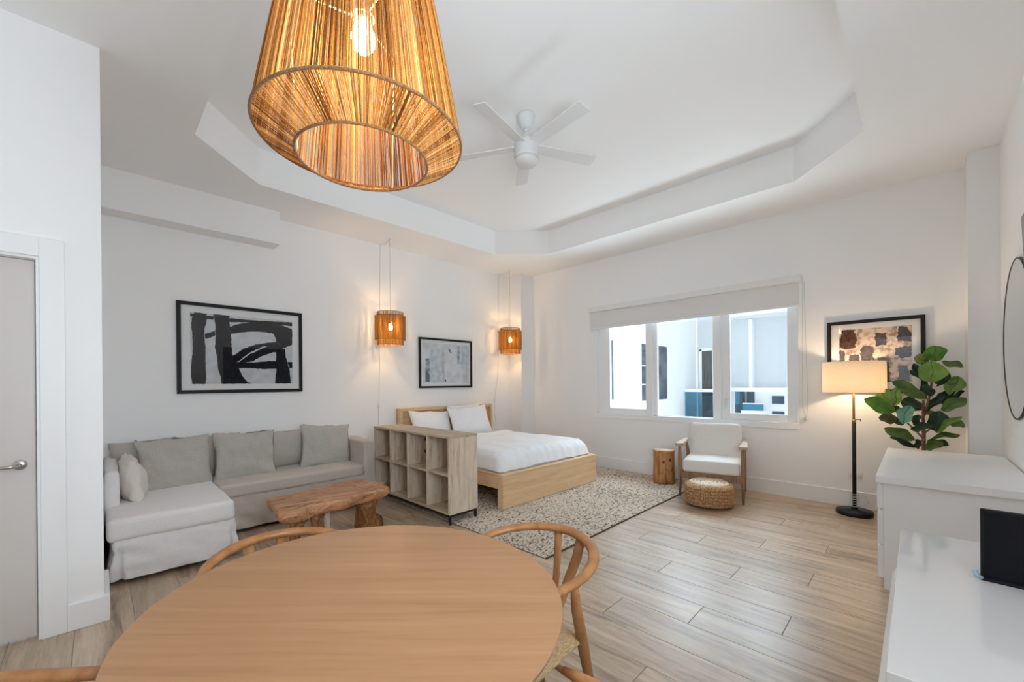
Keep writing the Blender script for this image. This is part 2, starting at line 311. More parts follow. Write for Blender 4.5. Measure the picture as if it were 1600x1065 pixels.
# ------------------------------------------------------------------ mesh helpers
class MB:
    def __init__(s): s.v = []; s.f = []; s.mi = []; s.sm = []; s.tone = None
    def add(s, vs, fs, mi=0, smooth=False):
        k = len(s.v); s.v += [tuple(p) for p in vs]
        for f in fs:
            s.f.append(tuple(k + i for i in f)); s.mi.append(mi); s.sm.append(smooth)
        return s
    def box(s, x0, x1, y0, y1, z0, z1, b=0.0, mi=0):
        """box, with every edge bevelled by b"""
        if b <= 0:
            vs = [(x, y, z) for x in (x0, x1) for y in (y0, y1) for z in (z0, z1)]
            return s.add(vs, [(0, 1, 3, 2), (4, 6, 7, 5), (0, 4, 5, 1), (2, 3, 7, 6), (0, 2, 6, 4), (1, 5, 7, 3)], mi)
        b = min(b, (x1 - x0) * .45, (y1 - y0) * .45, (z1 - z0) * .45)
        c = ((x0, x1), (y0, y1), (z0, z1)); idx = {}; vs = []
        for i in (0, 1):
            for j in (0, 1):
                for k in (0, 1):
                    for a in range(3):
                        p = [c[0][i], c[1][j], c[2][k]]
                        for q in range(3):
                            if q != a: p[q] += b if (i, j, k)[q] == 0 else -b
                        idx[i, j, k, a] = len(vs); vs.append(p)
        fs = []
        for a in range(3):
            u, v_ = [q for q in range(3) if q != a]
            for sgn in (0, 1):
                loop = []
                for (p, q) in ((0, 0), (1, 0), (1, 1), (0, 1)):
                    t = [0, 0, 0]; t[a] = sgn; t[u] = p; t[v_] = q; loop.append(idx[t[0], t[1], t[2], a])
                fs.append(loop)
        for a in range(3):            # edges along axis a
            u, v_ = [q for q in range(3) if q != a]
            for p in (0, 1):
                for q in (0, 1):
                    t0 = [0, 0, 0]; t0[u] = p; t0[v_] = q; t1 = list(t0); t1[a] = 1
                    fs.append([idx[(*t0, u)], idx[(*t1, u)], idx[(*t1, v_)], idx[(*t0, v_)]])
        for i in (0, 1):
            for j in (0, 1):
                for k in (0, 1):
                    fs.append([idx[i, j, k, 0], idx[i, j, k, 1], idx[i, j, k, 2]])
        return s.add(vs, fs, mi)
    def tube(s, pts, r, n=8, caps=True, mi=0, flat=1.0, up=None):
        """tube along pts; r a number or one per point; flat squashes the section across 'up'"""
        pts = [Vector(p) for p in pts]; m = len(pts)
        rs = r if isinstance(r, (list, tuple)) else [r] * m
        vs = []; prev = None
        for i, p in enumerate(pts):
            d = (pts[min(i + 1, m - 1)] - pts[max(i - 1, 0)]).normalized()
            if up is not None: a = Vector(up)
            elif prev is not None: a = prev
            else: a = Vector((0, 0, 1)) if abs(d.z) < .9 else Vector((1, 0, 0))
            a = (a - d * a.dot(d)).normalized(); prev = a; c = d.cross(a)
            for k in range(n):
                t = 2 * PI * k / n
                vs.append(p + (c * math.cos(t) + a * math.sin(t) * flat) * rs[i])
        fs = [(i * n + k, i * n + (k + 1) % n, (i + 1) * n + (k + 1) % n, (i + 1) * n + k) for i in range(m - 1) for k in range(n)]
        if caps: fs += [tuple(range(n))[::-1], tuple((m - 1) * n + k for k in range(n))]
        return s.add(vs, fs, mi, True)
    def lathe(s, prof, n=32, c=(0, 0, 0), mi=0, smooth=True, caps=True, fn=None):
        vs = []
        for (r, z) in prof:
            for k in range(n):
                t = 2 * PI * k / n; q = r * (fn(t, z) if fn else 1)
                vs.append((c[0] + q * math.cos(t), c[1] + q * math.sin(t), c[2] + z))
        m = len(prof)
        fs = [(i * n + k, i * n + (k + 1) % n, (i + 1) * n + (k + 1) % n, (i + 1) * n + k) for i in range(m - 1) for k in range(n)]
        if caps: fs += [tuple(range(n))[::-1], tuple((m - 1) * n + k for k in range(n))]
        return s.add(vs, fs, mi, smooth)
    def prism(s, poly, z0, z1, mi=0):
        n = len(poly); vs = [(x, y, z0) for x, y in poly] + [(x, y, z1) for x, y in poly]
        return s.add(vs, [tuple(range(n))[::-1], tuple(range(n, 2 * n))] + [(i, (i + 1) % n, n + (i + 1) % n, n + i) for i in range(n)], mi)
    def grid(s, fn, nu, nv, mi=0, smooth=True):
        vs = [fn(i / nu, j / nv) for j in range(nv + 1) for i in range(nu + 1)]
        fs = [(j * (nu + 1) + i, j * (nu + 1) + i + 1, (j + 1) * (nu + 1) + i + 1, (j + 1) * (nu + 1) + i) for j in range(nv) for i in range(nu)]
        return s.add(vs, fs, mi, smooth)
    def mesh(s, name, mats, weld=False):
        me = bpy.data.meshes.new(name); me.from_pydata(s.v, [], s.f)
        for m in (mats if isinstance(mats, (list, tuple)) else [mats]): me.materials.append(m)
        me.polygons.foreach_set('material_index', s.mi); me.polygons.foreach_set('use_smooth', s.sm)
        bm = bmesh.new(); bm.from_mesh(me)
        if weld: bmesh.ops.remove_doubles(bm, verts=bm.verts, dist=1e-5)
        bmesh.ops.recalc_face_normals(bm, faces=bm.faces); bm.to_mesh(me); bm.free()
        if s.tone and len(s.tone) == len(me.vertices):
            me.attributes.new('tone', 'FLOAT', 'POINT').data.foreach_set('value', s.tone)
        me.update(); return me

def softbox(x0, x1, y0, y1, z0, z1, r, seg=10, nz=0.0, nfreq=4.0, seed=0, puff=(0, 0, 0)):
    """rounded upholstery block, optionally crowned (puff) and slightly creased"""
    lo = Vector((x0, y0, z0)); hi = Vector((x1, y1, z1)); c = (lo + hi) / 2; h = (hi - lo) / 2
    r = min(r, h.x * .98, h.y * .98, h.z * .98); mb = MB()
    off = Vector((seed * 3.1, seed * 1.7, seed * 2.3))
    def place(n):
        p = Vector((c.x + n[0] * h.x, c.y + n[1] * h.y, c.z + n[2] * h.z))
        q = Vector([max(lo[i] + r, min(hi[i] - r, p[i])) for i in range(3)]); d = p - q
        if d.length > 1e-9: p = q + d.normalized() * r; nn = d.normalized()
        else: nn = Vector((0, 0, 0))
        for a in range(3):
            if puff[a]:
                o = [k for k in range(3) if k != a]
                p[a] += puff[a] * n[a] * (1 - n[o[0]] ** 2) * (1 - n[o[1]] ** 2)
        if nz: p = p + nn * noise.noise(p * nfreq + off) * nz
        return p
    def warp(t):                        # concentrate rows near the edges
        return 2 * t - 1
    for a in range(3):
        u, v_ = [k for k in range(3) if k != a]
        for sg in (-1, 1):
            def fn(s, t, a=a, u=u, v_=v_, sg=sg):
                n = [0, 0, 0]; n[a] = sg
                def e(q, k):
                    f = r / h[k]; m = 4 / seg   # edge strips get 2 rows each side
                    q = 2 * q - 1
                    return math.copysign(1 - (1 - abs(q)) / m * f if abs(q) > 1 - m else abs(q) / (1 - m) * (1 - f), q)
                n[u] = e(s, u); n[v_] = e(t, v_); return place(n)
            mb.grid(fn, seg, seg)
    return mb

def pillow(wd, ht, th, seg=18, pinch=0.07, nz=0.012, seed=0, ears=1.0):
    """stuffed cushion in the local XZ plane, thickness along Y"""
    mb = MB(); off = Vector((seed * 5.3, seed * 2.9, seed))
    for sg in (-1, 1):
        def fn(s, t, sg=sg):
            u = math.sin((s - .5) * PI); v_ = math.sin((t - .5) * PI)
            x = wd / 2 * u * (1 - pinch * (1 - v_ * v_)); z = ht / 2 * v_ * (1 - pinch * (1 - u * u))
            d = max(0, (1 - u ** 2) * (1 - v_ ** 2)) ** 0.42
            y = sg * th / 2 * d
            k = noise.noise(Vector((x * 7, sg * 3.0, z * 7)) + off) * nz + noise.noise(Vector((x * 22 + z * 9, sg, z * 12)) + off) * nz * .45
            return Vector((x + (k * .4 if d < .2 else 0), y + sg * k * min(1, d * 2), z + k * (0.8 if d < .25 else 0.1)))
        mb.grid(fn, seg, seg)
    return mb

def link(name, me, parent=None, off=None):
    o = bpy.data.objects.new(name, me); COL.objects.link(o)
    if parent is not None: o.parent = parent
    if off is not None: o.location = off
    return o

def tag(o, label=None, cat=None, group=None, kind=None):
    if label: o['label'] = label
    if cat: o['category'] = cat
    if group: o['group'] = group
    if kind: o['kind'] = kind
    return o

def thing(name, label, cat, loc=(0, 0, 0), rz=0.0, group=None):
    o = bpy.data.objects.new(name, None); COL.objects.link(o); o.empty_display_size = .1
    o.location = loc; o.rotation_euler = (0, 0, rz)
    return tag(o, label, cat, group)

def part(name, mb, mat, root, label=None, weld=False, local=False, kind=None):
    """a child whose mesh is written in world coordinates (root unrotated) or, with local=True, in the root's own"""
    o = link(name, mb.mesh(name, mat, weld), root)
    if not local: o.location = -Vector(root.location)
    if label: o['label'] = label
    if kind: o['kind'] = kind
    return o

def sub(name, mb, mat, parent, label=None, weld=False):
    o = link(name, mb.mesh(name, mat, weld), parent)
    if label: o['label'] = label
    return o

def struct(name, mb, mat, parent=None, label=None):
    o = link(name, mb.mesh(name, mat), parent)
    if parent is None: o['kind'] = 'structure'
    if label: o['label'] = label
    return o

# ------------------------------------------------------------------ dimensions of the room (metres)
XB, YA, YC, YD, XR = 5.648, 5.353, -0.50, 3.352, -5.0      # window wall, bed wall, mirror wall, door wall, rear wall
ZC, ZT = 3.3075, 3.662                                       # lower ceiling, raised tray
XL = 0.015                                                   # corner of the door wall

# ------------------------------------------------------------------ shell
fl = struct('floor', MB().box(XR - .2, XB + .15, YC - .15, YA + .15, -.12, -.004), M['grout'])
PW, PL = 0.2408, 1.2
cache = {}
def plank(x0, x1, y0, y1):
    key = (round(x1 - x0, 4), round(y1 - y0, 4))
    if key not in cache:
        hx, hy = key[0] / 2 - .0009, key[1] / 2 - .0009; b = .0016
        mb = MB()
        vs = [(sx * hx, sy * hy, -.008) for sx, sy in ((-1, -1), (1, -1), (1, 1), (-1, 1))] + [(sx * hx, sy * hy, -.0018) for sx, sy in ((-1, -1), (1, -1), (1, 1), (-1, 1))] + \
             [(sx * (hx - b), sy * (hy - b), 0) for sx, sy in ((-1, -1), (1, -1), (1, 1), (-1, 1))]
        fs = [(8, 9, 10, 11)] + [(i, (i + 1) % 4, 4 + (i + 1) % 4, 4 + i) for i in range(4)] + [(4 + i, 4 + (i + 1) % 4, 8 + (i + 1) % 4, 8 + i) for i in range(4)]
        cache[key] = mb.add(vs, fs).mesh('plank', M['plank'])
    o = link('plank', cache[key], fl); o.location = ((x0 + x1) / 2, (y0 + y1) / 2, 0)
for k in range(-12, 17):
    x0 = 1.825 + PW * k; x1 = min(x0 + PW, XB)
    if x0 > XB - .01: continue
    ylim = YA if x1 > XL + .02 else 3.52
    y = {0: .52, 1: .12, 2: .92}[k % 3] - PL * 2
    while y < ylim:
        a, b_ = max(y, YC), min(y + PL, ylim)
        if b_ - a > .02: plank(x0, x1, a, b_)
        y += PL
# tray ceiling
TR = [(1.111, 4.545), (4.25, 4.545), (4.822, 3.978), (4.822, .848), (4.25, .287), (1.111, .287), (.539, .848), (.539, 3.985)]
bm = bmesh.new()
def loop(pts, z):
    vs_ = [bm.verts.new((x, y, z)) for x, y in pts]
    return vs_, [bm.edges.new((vs_[i], vs_[(i + 1) % len(vs_)])) for i in range(len(vs_))]
ov, oe = loop([(XR - .2, YC - .15), (XB + .15, YC - .15), (XB + .15, YA + .15), (XR - .2, YA + .15)], ZC)
iv, ie = loop(TR, ZC)
bmesh.ops.triangle_fill(bm, use_beauty=True, edges=oe + ie)
tv = [bm.verts.new((x, y, ZT)) for x, y in TR]
for i in range(8): bm.faces.new((iv[i], iv[(i + 1) % 8], tv[(i + 1) % 8], tv[i]))
bm.faces.new(tv)
me = bpy.data.meshes.new('ceiling'); bm.to_mesh(me); bm.free(); me.materials.append(M['ceiling'])
ceil = link('ceiling', me); ceil['kind'] = 'structure'

struct('wall_far', MB().box(-.2, XB + .15, YA, YA + .15, 0, ZC), M['wall'])                       # bed wall
struct('column_corner', MB().box(5.318, XB, 5.022, YA, 0, ZC), M['wall'])
struct('trim_1', MB().box(XL, 1.452, 5.115, YA, 2.942, ZC), M['wall'], label='boxed-in soffit')
# window wall with its opening
WY0, WY1, WZ0, WZ1 = .972, 3.70, .80, 2.42
struct('wall_right', MB().box(XB, XB + .15, YC - .15, WY0, 0, ZC).box(XB, XB + .15, WY1, YA + .15, 0, ZC)
       .box(XB, XB + .15, WY0, WY1, 0, WZ0).box(XB, XB + .15, WY0, WY1, WZ1, ZC), M['wall'])
struct('column_right', MB().box(5.296, XB, YC, -.317, 0, ZC), M['wall'])
struct('wall_near', MB().box(XR - .15, .1, YC - .15, YC, 0, ZC).box(1.14, XB + .15, YC - .15, YC, 0, ZC).box(.1, 1.14, YC - .15, YC, 0, .95).box(.1, 1.14, YC - .15, YC, 2.65, ZC), M['wall'])   # mirror wall, its unseen opening added for the side fill light
struct('wall_door', MB().box(XR, -1.1, YD, YD + .15, 0, ZC).box(-.222, XL, YD, YD + .15, 0, ZC).box(-1.1, -.222, YD, YD + .15, 2.05, ZC), M['wall'])
struct('wall_left', MB().box(-.135, XL, YD + .15, YA, 0, ZC), M['wall'])
struct('wall_rear', MB().box(XR - .15, XR, YC, 0, 0, ZC).box(XR - .15, XR, 3.2, YD + .15, 0, ZC).box(XR - .15, XR, 0, 3.2, 2.6, ZC), M['wall'])
# baseboards
BH = .172
struct('baseboard_right', MB().box(XB - .012, XB, -.317, 1.07, 0, BH, .003).box(XB - .012, XB, 1.0715, 5.022, 0, BH, .003), M['trim'])
struct('baseboard_far', MB().box(XL + .02, 5.318, YA - .012, YA, 0, BH, .003), M['trim'])
struct('baseboard_column', MB().box(5.306, 5.318, 5.022, YA - .012, 0, BH, .003).box(5.306, XB - .012, 5.01, 5.022, 0, BH, .003), M['trim'])
struct('baseboard_near', MB().box(1.9, 5.296, YC, YC + .012, 0, BH, .003), M['trim'])
struct('baseboard_left', MB().box(-.128, XL + .024, YD - .024, YD, 0, .148, .003).box(XL, XL + .024, YD, YD + .45, 0, .148, .003), M['trim'])
# door with its casing
struct('trim_2', MB().box(-.222, -.128, YD - .022, YD, 0, 2.153, .003).box(-1.2, -.222, YD - .022, YD, 2.05, 2.153, .003), M['trim'], label='white door casing')
struct('trim_3', MB().box(-.234, -.222, YD - .005, YD + .15, 0, 2.05).box(-1.1, -.234, YD - .005, YD + .15, 2.038, 2.05).box(-.246, -.234, YD + .095, YD + .15, 0, 2.038), M['trim'], label='white door jamb')
door = bpy.data.objects.new('door_1', None); COL.objects.link(door); door.location = (-.65, 3.42, 0); door['kind'] = 'structure'
part('door_leaf', MB().box(-1.1, -.242, 3.40, 3.44, .012, 2.036, .002), M['door'], door)
hm = MB().lathe([(.026, 0), (.026, .006), (.022, .010)], 24)
hm.v = [(x - .298, 3.40 - z, y + .937) for x, y, z in hm.v]
hd = part('handle', hm.tube([(-.298, 3.392, .937), (-.298, 3.355, .937)], .010, 10).tube([(-.298, 3.355, .937), (-.33, 3.348, .935), (-.42, 3.35, .932)], [.010, .009, .0075], 10), M['nickel'], door, 'round-plated nickel lever handle')

# ------------------------------------------------------------------ window
win = bpy.data.objects.new('window_1', None); COL.objects.link(win); win.location = (XB + .05, 2.33, WZ0); win['kind'] = 'structure'
g = MB()
X0, X1 = XB - .012, XB + .11
g.box(X0, X1, WY1 - .045, WY1 + .02, WZ0 + .062, WZ1, .003).box(X0, X1, WY0 - .012, WY0 + .012, WZ0 + .062, WZ1, .003)
g.box(X0, X1, WY0 - .012, WY1 + .02, WZ0 - .012, WZ0 + .062, .003).box(X0 + .02, X1, WY0 + .012, WY1 - .045, WZ1 - .05, WZ1, .003)
part('outer_frame', g, M['pvc'], win)
XS0, XS1 = XB + .035, XB + .085
part('mullion', MB().box(XB + .01, XB + .1, 2.73, 2.826, WZ0 + .06, WZ1 - .05, .003), M['pvc'], win)
part('mullion', MB().box(XB + .01, XB + .1, 1.80, 1.90, WZ0 + .06, WZ1 - .05, .003), M['pvc'], win)
def sash(y0, y1, z0, z1, t, tb, t0=None):
    t0 = t0 or t
    o = part('sash', MB().box(XS0, XS1, y0, y0 + t0, z0, z1, .004).box(XS0, XS1, y1 - t, y1, z0, z1, .004).box(XS0, XS1, y0 + t0, y1 - t, z0, z0 + tb, .004).box(XS0, XS1, y0 + t0, y1 - t, z1 - .06, z1, .004), M['pvc'], win)
    sub('pane', MB().box(XS0 + .02, XS0 + .026, y0 + t0, y1 - t, z0 + tb, z1 - .06), M['window_glass'], o)
    return o
sash(2.826, 3.655, WZ0 + .062, WZ1 - .05, .205, .085, .022)
sr = sash(.984, 1.80, WZ0 + .062, WZ1 - .05, .10, .085)
hm = MB().box(XS0 - .012, XS0, 1.735, 1.765, 1.04, 1.13, .004).tube([(XS0 - .014, 1.75, 1.12), (XS0 - .03, 1.75, 1.11), (XS0 - .032, 1.75, 1.0)], .008, 8)
sub('window_handle', hm, M['white_plastic'], sr, 'small white lever on the right sash')
fx = part('fixed_light', MB().box(XS0 + .01, XS1, 2.672, 2.73, WZ0 + .06, WZ1 - .05, .003).box(XS0 + .01, XS1, 1.90, 1.912, WZ0 + .06, WZ1 - .05).box(XS0 + .01, XS1, 1.90, 2.73, WZ0 + .06, WZ0 + .07).box(XS0 + .01, XS1, 1.9, 2.73, WZ1 - .06, WZ1 - .05), M['pvc'], win)
sub('pane', MB().box(XS0 + .03, XS0 + .036, 1.912, 2.672, WZ0 + .07, WZ1 - .06), M['window_glass'], fx)

bl = thing('roller_blind', 'white roller blind pulled a little way down over the three-part window', 'blind', (XB - .05, 2.33, 2.2))
part('cassette', MB().box(XB - .085, XB - .002, .925, 3.77, 2.472, 2.55, .006), M['white_plastic'], bl)
part('fabric', MB().box(XB - .05, XB - .048, .945, 3.745, 2.215, 2.48), M['blind'], bl)
part('hem_bar', MB().box(XB - .055, XB - .043, .942, 3.745, 2.192, 2.222, .004), M['white_plastic'], bl)
ch = MB().tube([(XB - .04, .915, 2.47), (XB - .04, .922, 1.6), (XB - .04, .93, 1.1), (XB - .04, .915, 1.0), (XB - .03, .9, .93)], .0022, 6)
ch.tube([(XB - .05, .90, 2.47), (XB - .05, .885, 1.6), (XB - .05, .875, 1.12), (XB - .04, .885, .98), (XB - .03, .9, .93)], .0022, 6)
part('bead_chain', ch, M['cable'], bl)
part('chain_holder', MB().box(XB - .035, XB - .001, .888, .912, .90, .945, .005), M['cable'], bl)

# ------------------------------------------------------------------ outside the window
nb = thing('neighbouring_wing', 'white stucco wing with tall dark windows seen through the left panes', 'building', (9.0, 4.6, -3.0))
part('wing_wall', MB().box(6.3, 11.86, 4.42, 5.4, -3, 6), M['ext_white'], nb)
for (x0, x1, z0, z1) in ((6.75, 7.36, 1.0, 2.2), (8.53, 9.87, .93, 2.21)):
    f = part('window_frame', MB().box(x0 - .12, x1 + .22, 4.36, 4.42, z0 - .14, z0, .005).box(x0 - .12, x1 + .22, 4.36, 4.42, z1, z1 + .12, .005).box(x0 - .1, x0, 4.37, 4.42, z0, z1).box(x1, x1 + .22, 4.37, 4.42, z0, z1), M['ext_white'], nb)
    sub('pane', MB().box(x0, x1, 4.385, 4.40, z0, z1), M['ext_glass'], f)
    for q in range(2):
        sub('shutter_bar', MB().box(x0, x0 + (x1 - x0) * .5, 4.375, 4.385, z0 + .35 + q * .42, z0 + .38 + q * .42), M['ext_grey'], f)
by = thing('balcony_block', 'pale grey recessed balcony block with sliding door and blue glass railing', 'building', (12.2, 3.0, -3.0))
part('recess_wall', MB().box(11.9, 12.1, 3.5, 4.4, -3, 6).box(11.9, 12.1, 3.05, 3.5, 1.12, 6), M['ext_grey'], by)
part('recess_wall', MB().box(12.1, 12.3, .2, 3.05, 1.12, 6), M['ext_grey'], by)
part('corner_pier', MB().box(11.86, 12.1, 3.02, 3.10, 1.12, 2.95), M['ext_white'], by)
part('balcony_ceiling', MB().box(11.3, 12.1, -.5, 3.65, 2.98, 3.2), M['ext_white'], by)
sd = part('sliding_door', MB().box(11.84, 11.9, 4.27, 4.33, .1, 2.25).box(11.84, 11.9, 3.93, 3.99, .1, 2.25).box(11.84, 11.9, 3.55, 3.62, .1, 2.25).box(11.84, 11.9, 3.55, 4.33, 2.2, 2.27), M['ext_white'], by)
sub('pane', MB().box(11.86, 11.87, 3.99, 4.27, .1, 2.2), M['ext_curtain'], sd)
sub('pane', MB().box(11.86, 11.87, 3.62, 3.93, .1, 2.2), M['ext_curtain'], sd)
part('balcony_slab', MB().box(10.9, 11.9, 3.35, 4.4, -.15, 0.0), M['ext_white'], by)
part('balcony_wall', MB().box(11.7, 11.85, 3.35, 4.3, 0, .1), M['ext_grey'], by)
# curved railing top, shaped as an overhang edge above the added building
def arc(y): return 11.25 + .35 * ((y - 2.0) / 2.2) ** 2
lp = MB().grid(lambda s, t: (arc(.6 + 2.8 * s), .6 + 2.8 * s, (1.09 if t < .5 else 1.185) + .10 * max(0, (2.2 - (.6 + 2.8 * s))) / 1.6), 24, 1, smooth=False)
lp.grid(lambda s, t: (arc(.6 + 2.8 * s) + t, .6 + 2.8 * s, 1.09 + .10 * max(0, (2.2 - (.6 + 2.8 * s))) / 1.6), 24, 1, smooth=False)
part('railing_lip', lp, M['ext_white'], by)
part('handrail', MB().box(10.95, 11.03, 3.35, 4.4, 1.08, 1.16, .01), M['ext_white'], by)
part('railing_glass', MB().box(10.98, 10.995, 3.36, 4.39, 0, 1.08), M['rail_glass'], by)
dk = thing('patio_seat', 'small seat with a faded red cushion behind blue balcony glass', 'seat', (11.45, 3.85, 0))
part('seat_frame', MB().box(11.3, 11.65, 3.7, 4.05, .35, .40, .01).box(11.3, 11.34, 3.7, 3.74, 0, .36).box(11.3, 11.34, 4.01, 4.05, 0, .36).box(11.61, 11.65, 3.7, 3.74, 0, .75).box(11.61, 11.65, 4.01, 4.05, 0, .75), M['ext_teal_dark'], dk)
part('cushion', softbox(11.31, 11.62, 3.72, 4.03, .40, .58, .05), M['red_cushion'], dk, 'faded red cushion')
fb = thing('reflected_building', 'added white building with teal balconies, standing for the reflection in the railing glass', 'building', (30, 6, -14))  # building added in place of a reflection in the railing glass
part('facade', MB().box(30, 34, -3, 12, -14, .9), M['ext_white'], fb)
for zb in (-.53, -2.6, -4.7):
    part('teal_panel', MB().box(29.6, 29.95, 8.12, 9.6, zb - .3, zb + 1.9), M['ext_teal'], fb)
    part('teal_fin', MB().box(29.3, 29.9, 8.05, 8.2, zb - .3, zb + 1.9), M['ext_teal_dark'], fb)
    part('panel_window', MB().box(29.55, 29.6, 8.3, 9.4, zb - .15, zb + .35), M['ext_teal_dark'], fb)
    f = part('balcony_window', MB().box(29.93, 30.0, 7.0, 8.0, zb, zb + 1.5), M['pvc'], fb)
    sub('pane', MB().box(29.9, 29.93, 7.5, 7.95, zb + .05, zb + 1.4), M['ext_teal_dark'], f)
    part('balcony_glass', MB().box(29.3, 29.34, 6.85, 8.04, zb + .02, zb + .42), M['ext_teal'], fb)
    part('balcony_rail', MB().box(29.28, 29.36, 6.85, 8.04, zb + .42, zb + .48), M['ext_white'], fb)
    part('balcony_floor', MB().box(29.2, 30, 6.8, 8.1, zb - .25, zb), M['ext_white'], fb)
    f = part('window', MB().box(29.93, 30.0, 5.8, 6.6, zb + .38, zb + 1.0), M['pvc'], fb)
    sub('pane', MB().box(29.9, 29.93, 5.87, 6.53, zb + .44, zb + .94), M['ext_teal_dark'], f)
    f = part('window', MB().box(29.93, 30.0, 5.8, 6.6, zb - .4, zb + .02), M['pvc'], fb)
    sub('pane', MB().box(29.9, 29.93, 5.87, 6.53, zb - .35, zb - .03), M['ext_teal_dark'], f)

# ------------------------------------------------------------------ dining table and wishbone chairs
TC = (.536, 1.146)
tb = thing('dining_table', 'round beech dining table in the foreground', 'table', (TC[0], TC[1], 0))
ax, ay = .549, .591
def oval(k, z, n=96): return [(TC[0] + ax * k * math.cos(2 * PI * i / n), TC[1] + ay * k * math.sin(2 * PI * i / n), z) for i in range(n)]
n = 96; rings = [oval(.80, .705), oval(.955, .708), oval(.985, .722), oval(.998, .738), oval(1.0, .742), oval(.9965, .745)]
vs_ = sum(rings, []); mb = MB()
mb.add(vs_, [(r_ * n + i, r_ * n + (i + 1) % n, (r_ + 1) * n + (i + 1) % n, (r_ + 1) * n + i) for r_ in range(5) for i in range(n)], 1, False)
mb.add(oval(.9965, .745), [tuple(range(n))], 0); mb.add(oval(.80, .705), [tuple(range(n))[::-1]], 1)
part('tabletop', mb, [M['table'], M['table_edge']], tb, weld=True)
part('pedestal', MB().lathe([(.20, .0), (.20, .02), (.07, .05), (.055, .3), (.06, .6), (.16, .69), (.2, .706)], 32, (TC[0], TC[1], 0)), M['chair'], tb)

def make_chair():
    """local frame: back of the chair towards +x, seat centred near x=-.1"""
    t = thing('wishbone_chair', 'x', 'chair', group='wishbone chairs around the round table')
    R_ = .256; pts = []; rad = []
    for i in range(4): pts.append((-.20 + .05 * i, -R_ + .004, .692 + .004 * i)); rad.append((.010, .0155, .017, .0175)[i])
    for i in range(17):
        a = -PI / 2 + PI * i / 16; pts.append((R_ * math.cos(a), R_ * math.sin(a), .708 + .036 * math.cos(a))); rad.append(.0175 + .004 * math.cos(a))
    for i in range(3, -1, -1): pts.append((-.20 + .05 * i, R_ - .004, .692 + .004 * i)); rad.append((.010, .0155, .017, .0175)[i])
    part('armrail', MB().tube(pts, rad, 12, flat=.78, up=(0, 0, 1)), M['chair'], t, local=True)
    for s in (-1, 1):
        part('rear_leg', MB().tube([(.235, s * .135, 0), (.20, s * .15, .2), (.125, s * .172, .43), (.06, s * .205, .58), (.0, s * .25, .70)], [.013, .017, .021, .019, .013], 10), M['chair'], t, local=True)
        part('front_leg', MB().tube([(-.33, s * .24, 0), (-.33, s * .245, .25), (-.33, s * .245, .43), (-.33, s * .245, .455)], [.011, .018, .018, .015], 10), M['chair'], t, local=True)
        part('side_stretcher', MB().tube([(-.33, s * .245, .24), (-.08, s * .205, .25), (.18, s * .157, .26)], [.010, .015, .010], 8), M['chair'], t, local=True)
        part('back_prong', MB().tube([(.250, s * .062, .742), (.235, s * .052, .66), (.205, s * .032, .57), (.165, s * .014, .47), (.15, s * .012, .42)], [.022, .022, .021, .021, .021], 8, flat=.34, up=(1, 0, .3)), M['chair'], t, local=True)
    part('front_stretcher', MB().tube([(-.33, -.245, .19), (-.33, 0, .19), (-.33, .245, .19)], [.010, .014, .010], 8), M['chair'], t, local=True)
    part('rear_stretcher', MB().tube([(.205, -.15, .2), (.205, 0, .2), (.205, .15, .2)], [.010, .014, .010], 8), M['chair'], t, local=True)
    st = MB(); N = 12
    def seat(s, q, top):
        x = -.345 + .475 * s; hw = .262 - .085 * s
        e = max(abs(2 * s - 1), abs(2 * q - 1)); dip = .014 * (1 - (2 * q - 1) ** 2) * math.sin(PI * s)
        cut = max(0, e - .86) / .14 * .018
        return (x, (2 * q - 1) * hw, (.462 - dip - cut) if top else (.422 + cut * .8))
    st.grid(lambda s, q: seat(s, q, True), 16, 16); st.grid(lambda s, q: seat(s, q, False), 16, 16)
    st.add([], [])
    n16 = 17
    ring = [i for i in range(n16)] + [j * n16 + 16 for j in range(1, n16)] + [16 * n16 + i for i in range(15, -1, -1)] + [j * n16 for j in range(15, 0, -1)]
    B0 = n16 * n16
    for i in range(len(ring)):
        a, b_ = ring[i], ring[(i + 1) % len(ring)]
        st.f.append((a, b_, B0 + b_, B0 + a)); st.mi.append(0); st.sm.append(True)
    part('seat', st, M['cord_seat'], t, 'pale woven paper-cord seat', local=True)
    return t
def dup(root, loc, rz, label):
    r_ = root.copy(); COL.objects.link(r_); r_.location = loc; r_.rotation_euler = (0, 0, rz); r_['label'] = label
    for c_ in list(root.children):
        k = c_.copy(); COL.objects.link(k); k.parent = r_
    return r_
ch0 = make_chair()
ch0.location = (1.096, 1.035, 0); ch0.rotation_euler = (0, 0, -.10); ch0['label'] = 'wishbone chair between the round table and the rug, its woven seat in view'
dup(ch0, (.480, 1.605, 0), PI / 2 + .06, 'wishbone chair across the round table, nearest the chaise sofa')
dup(ch0, (.49, .385, 0), -PI / 2 - .02, 'wishbone chair at the bottom edge, only its right arm tip showing')
dup(ch0, (-.234, 1.175, 0), 2.583, 'wishbone chair at the bottom left corner, only a curved arm showing')

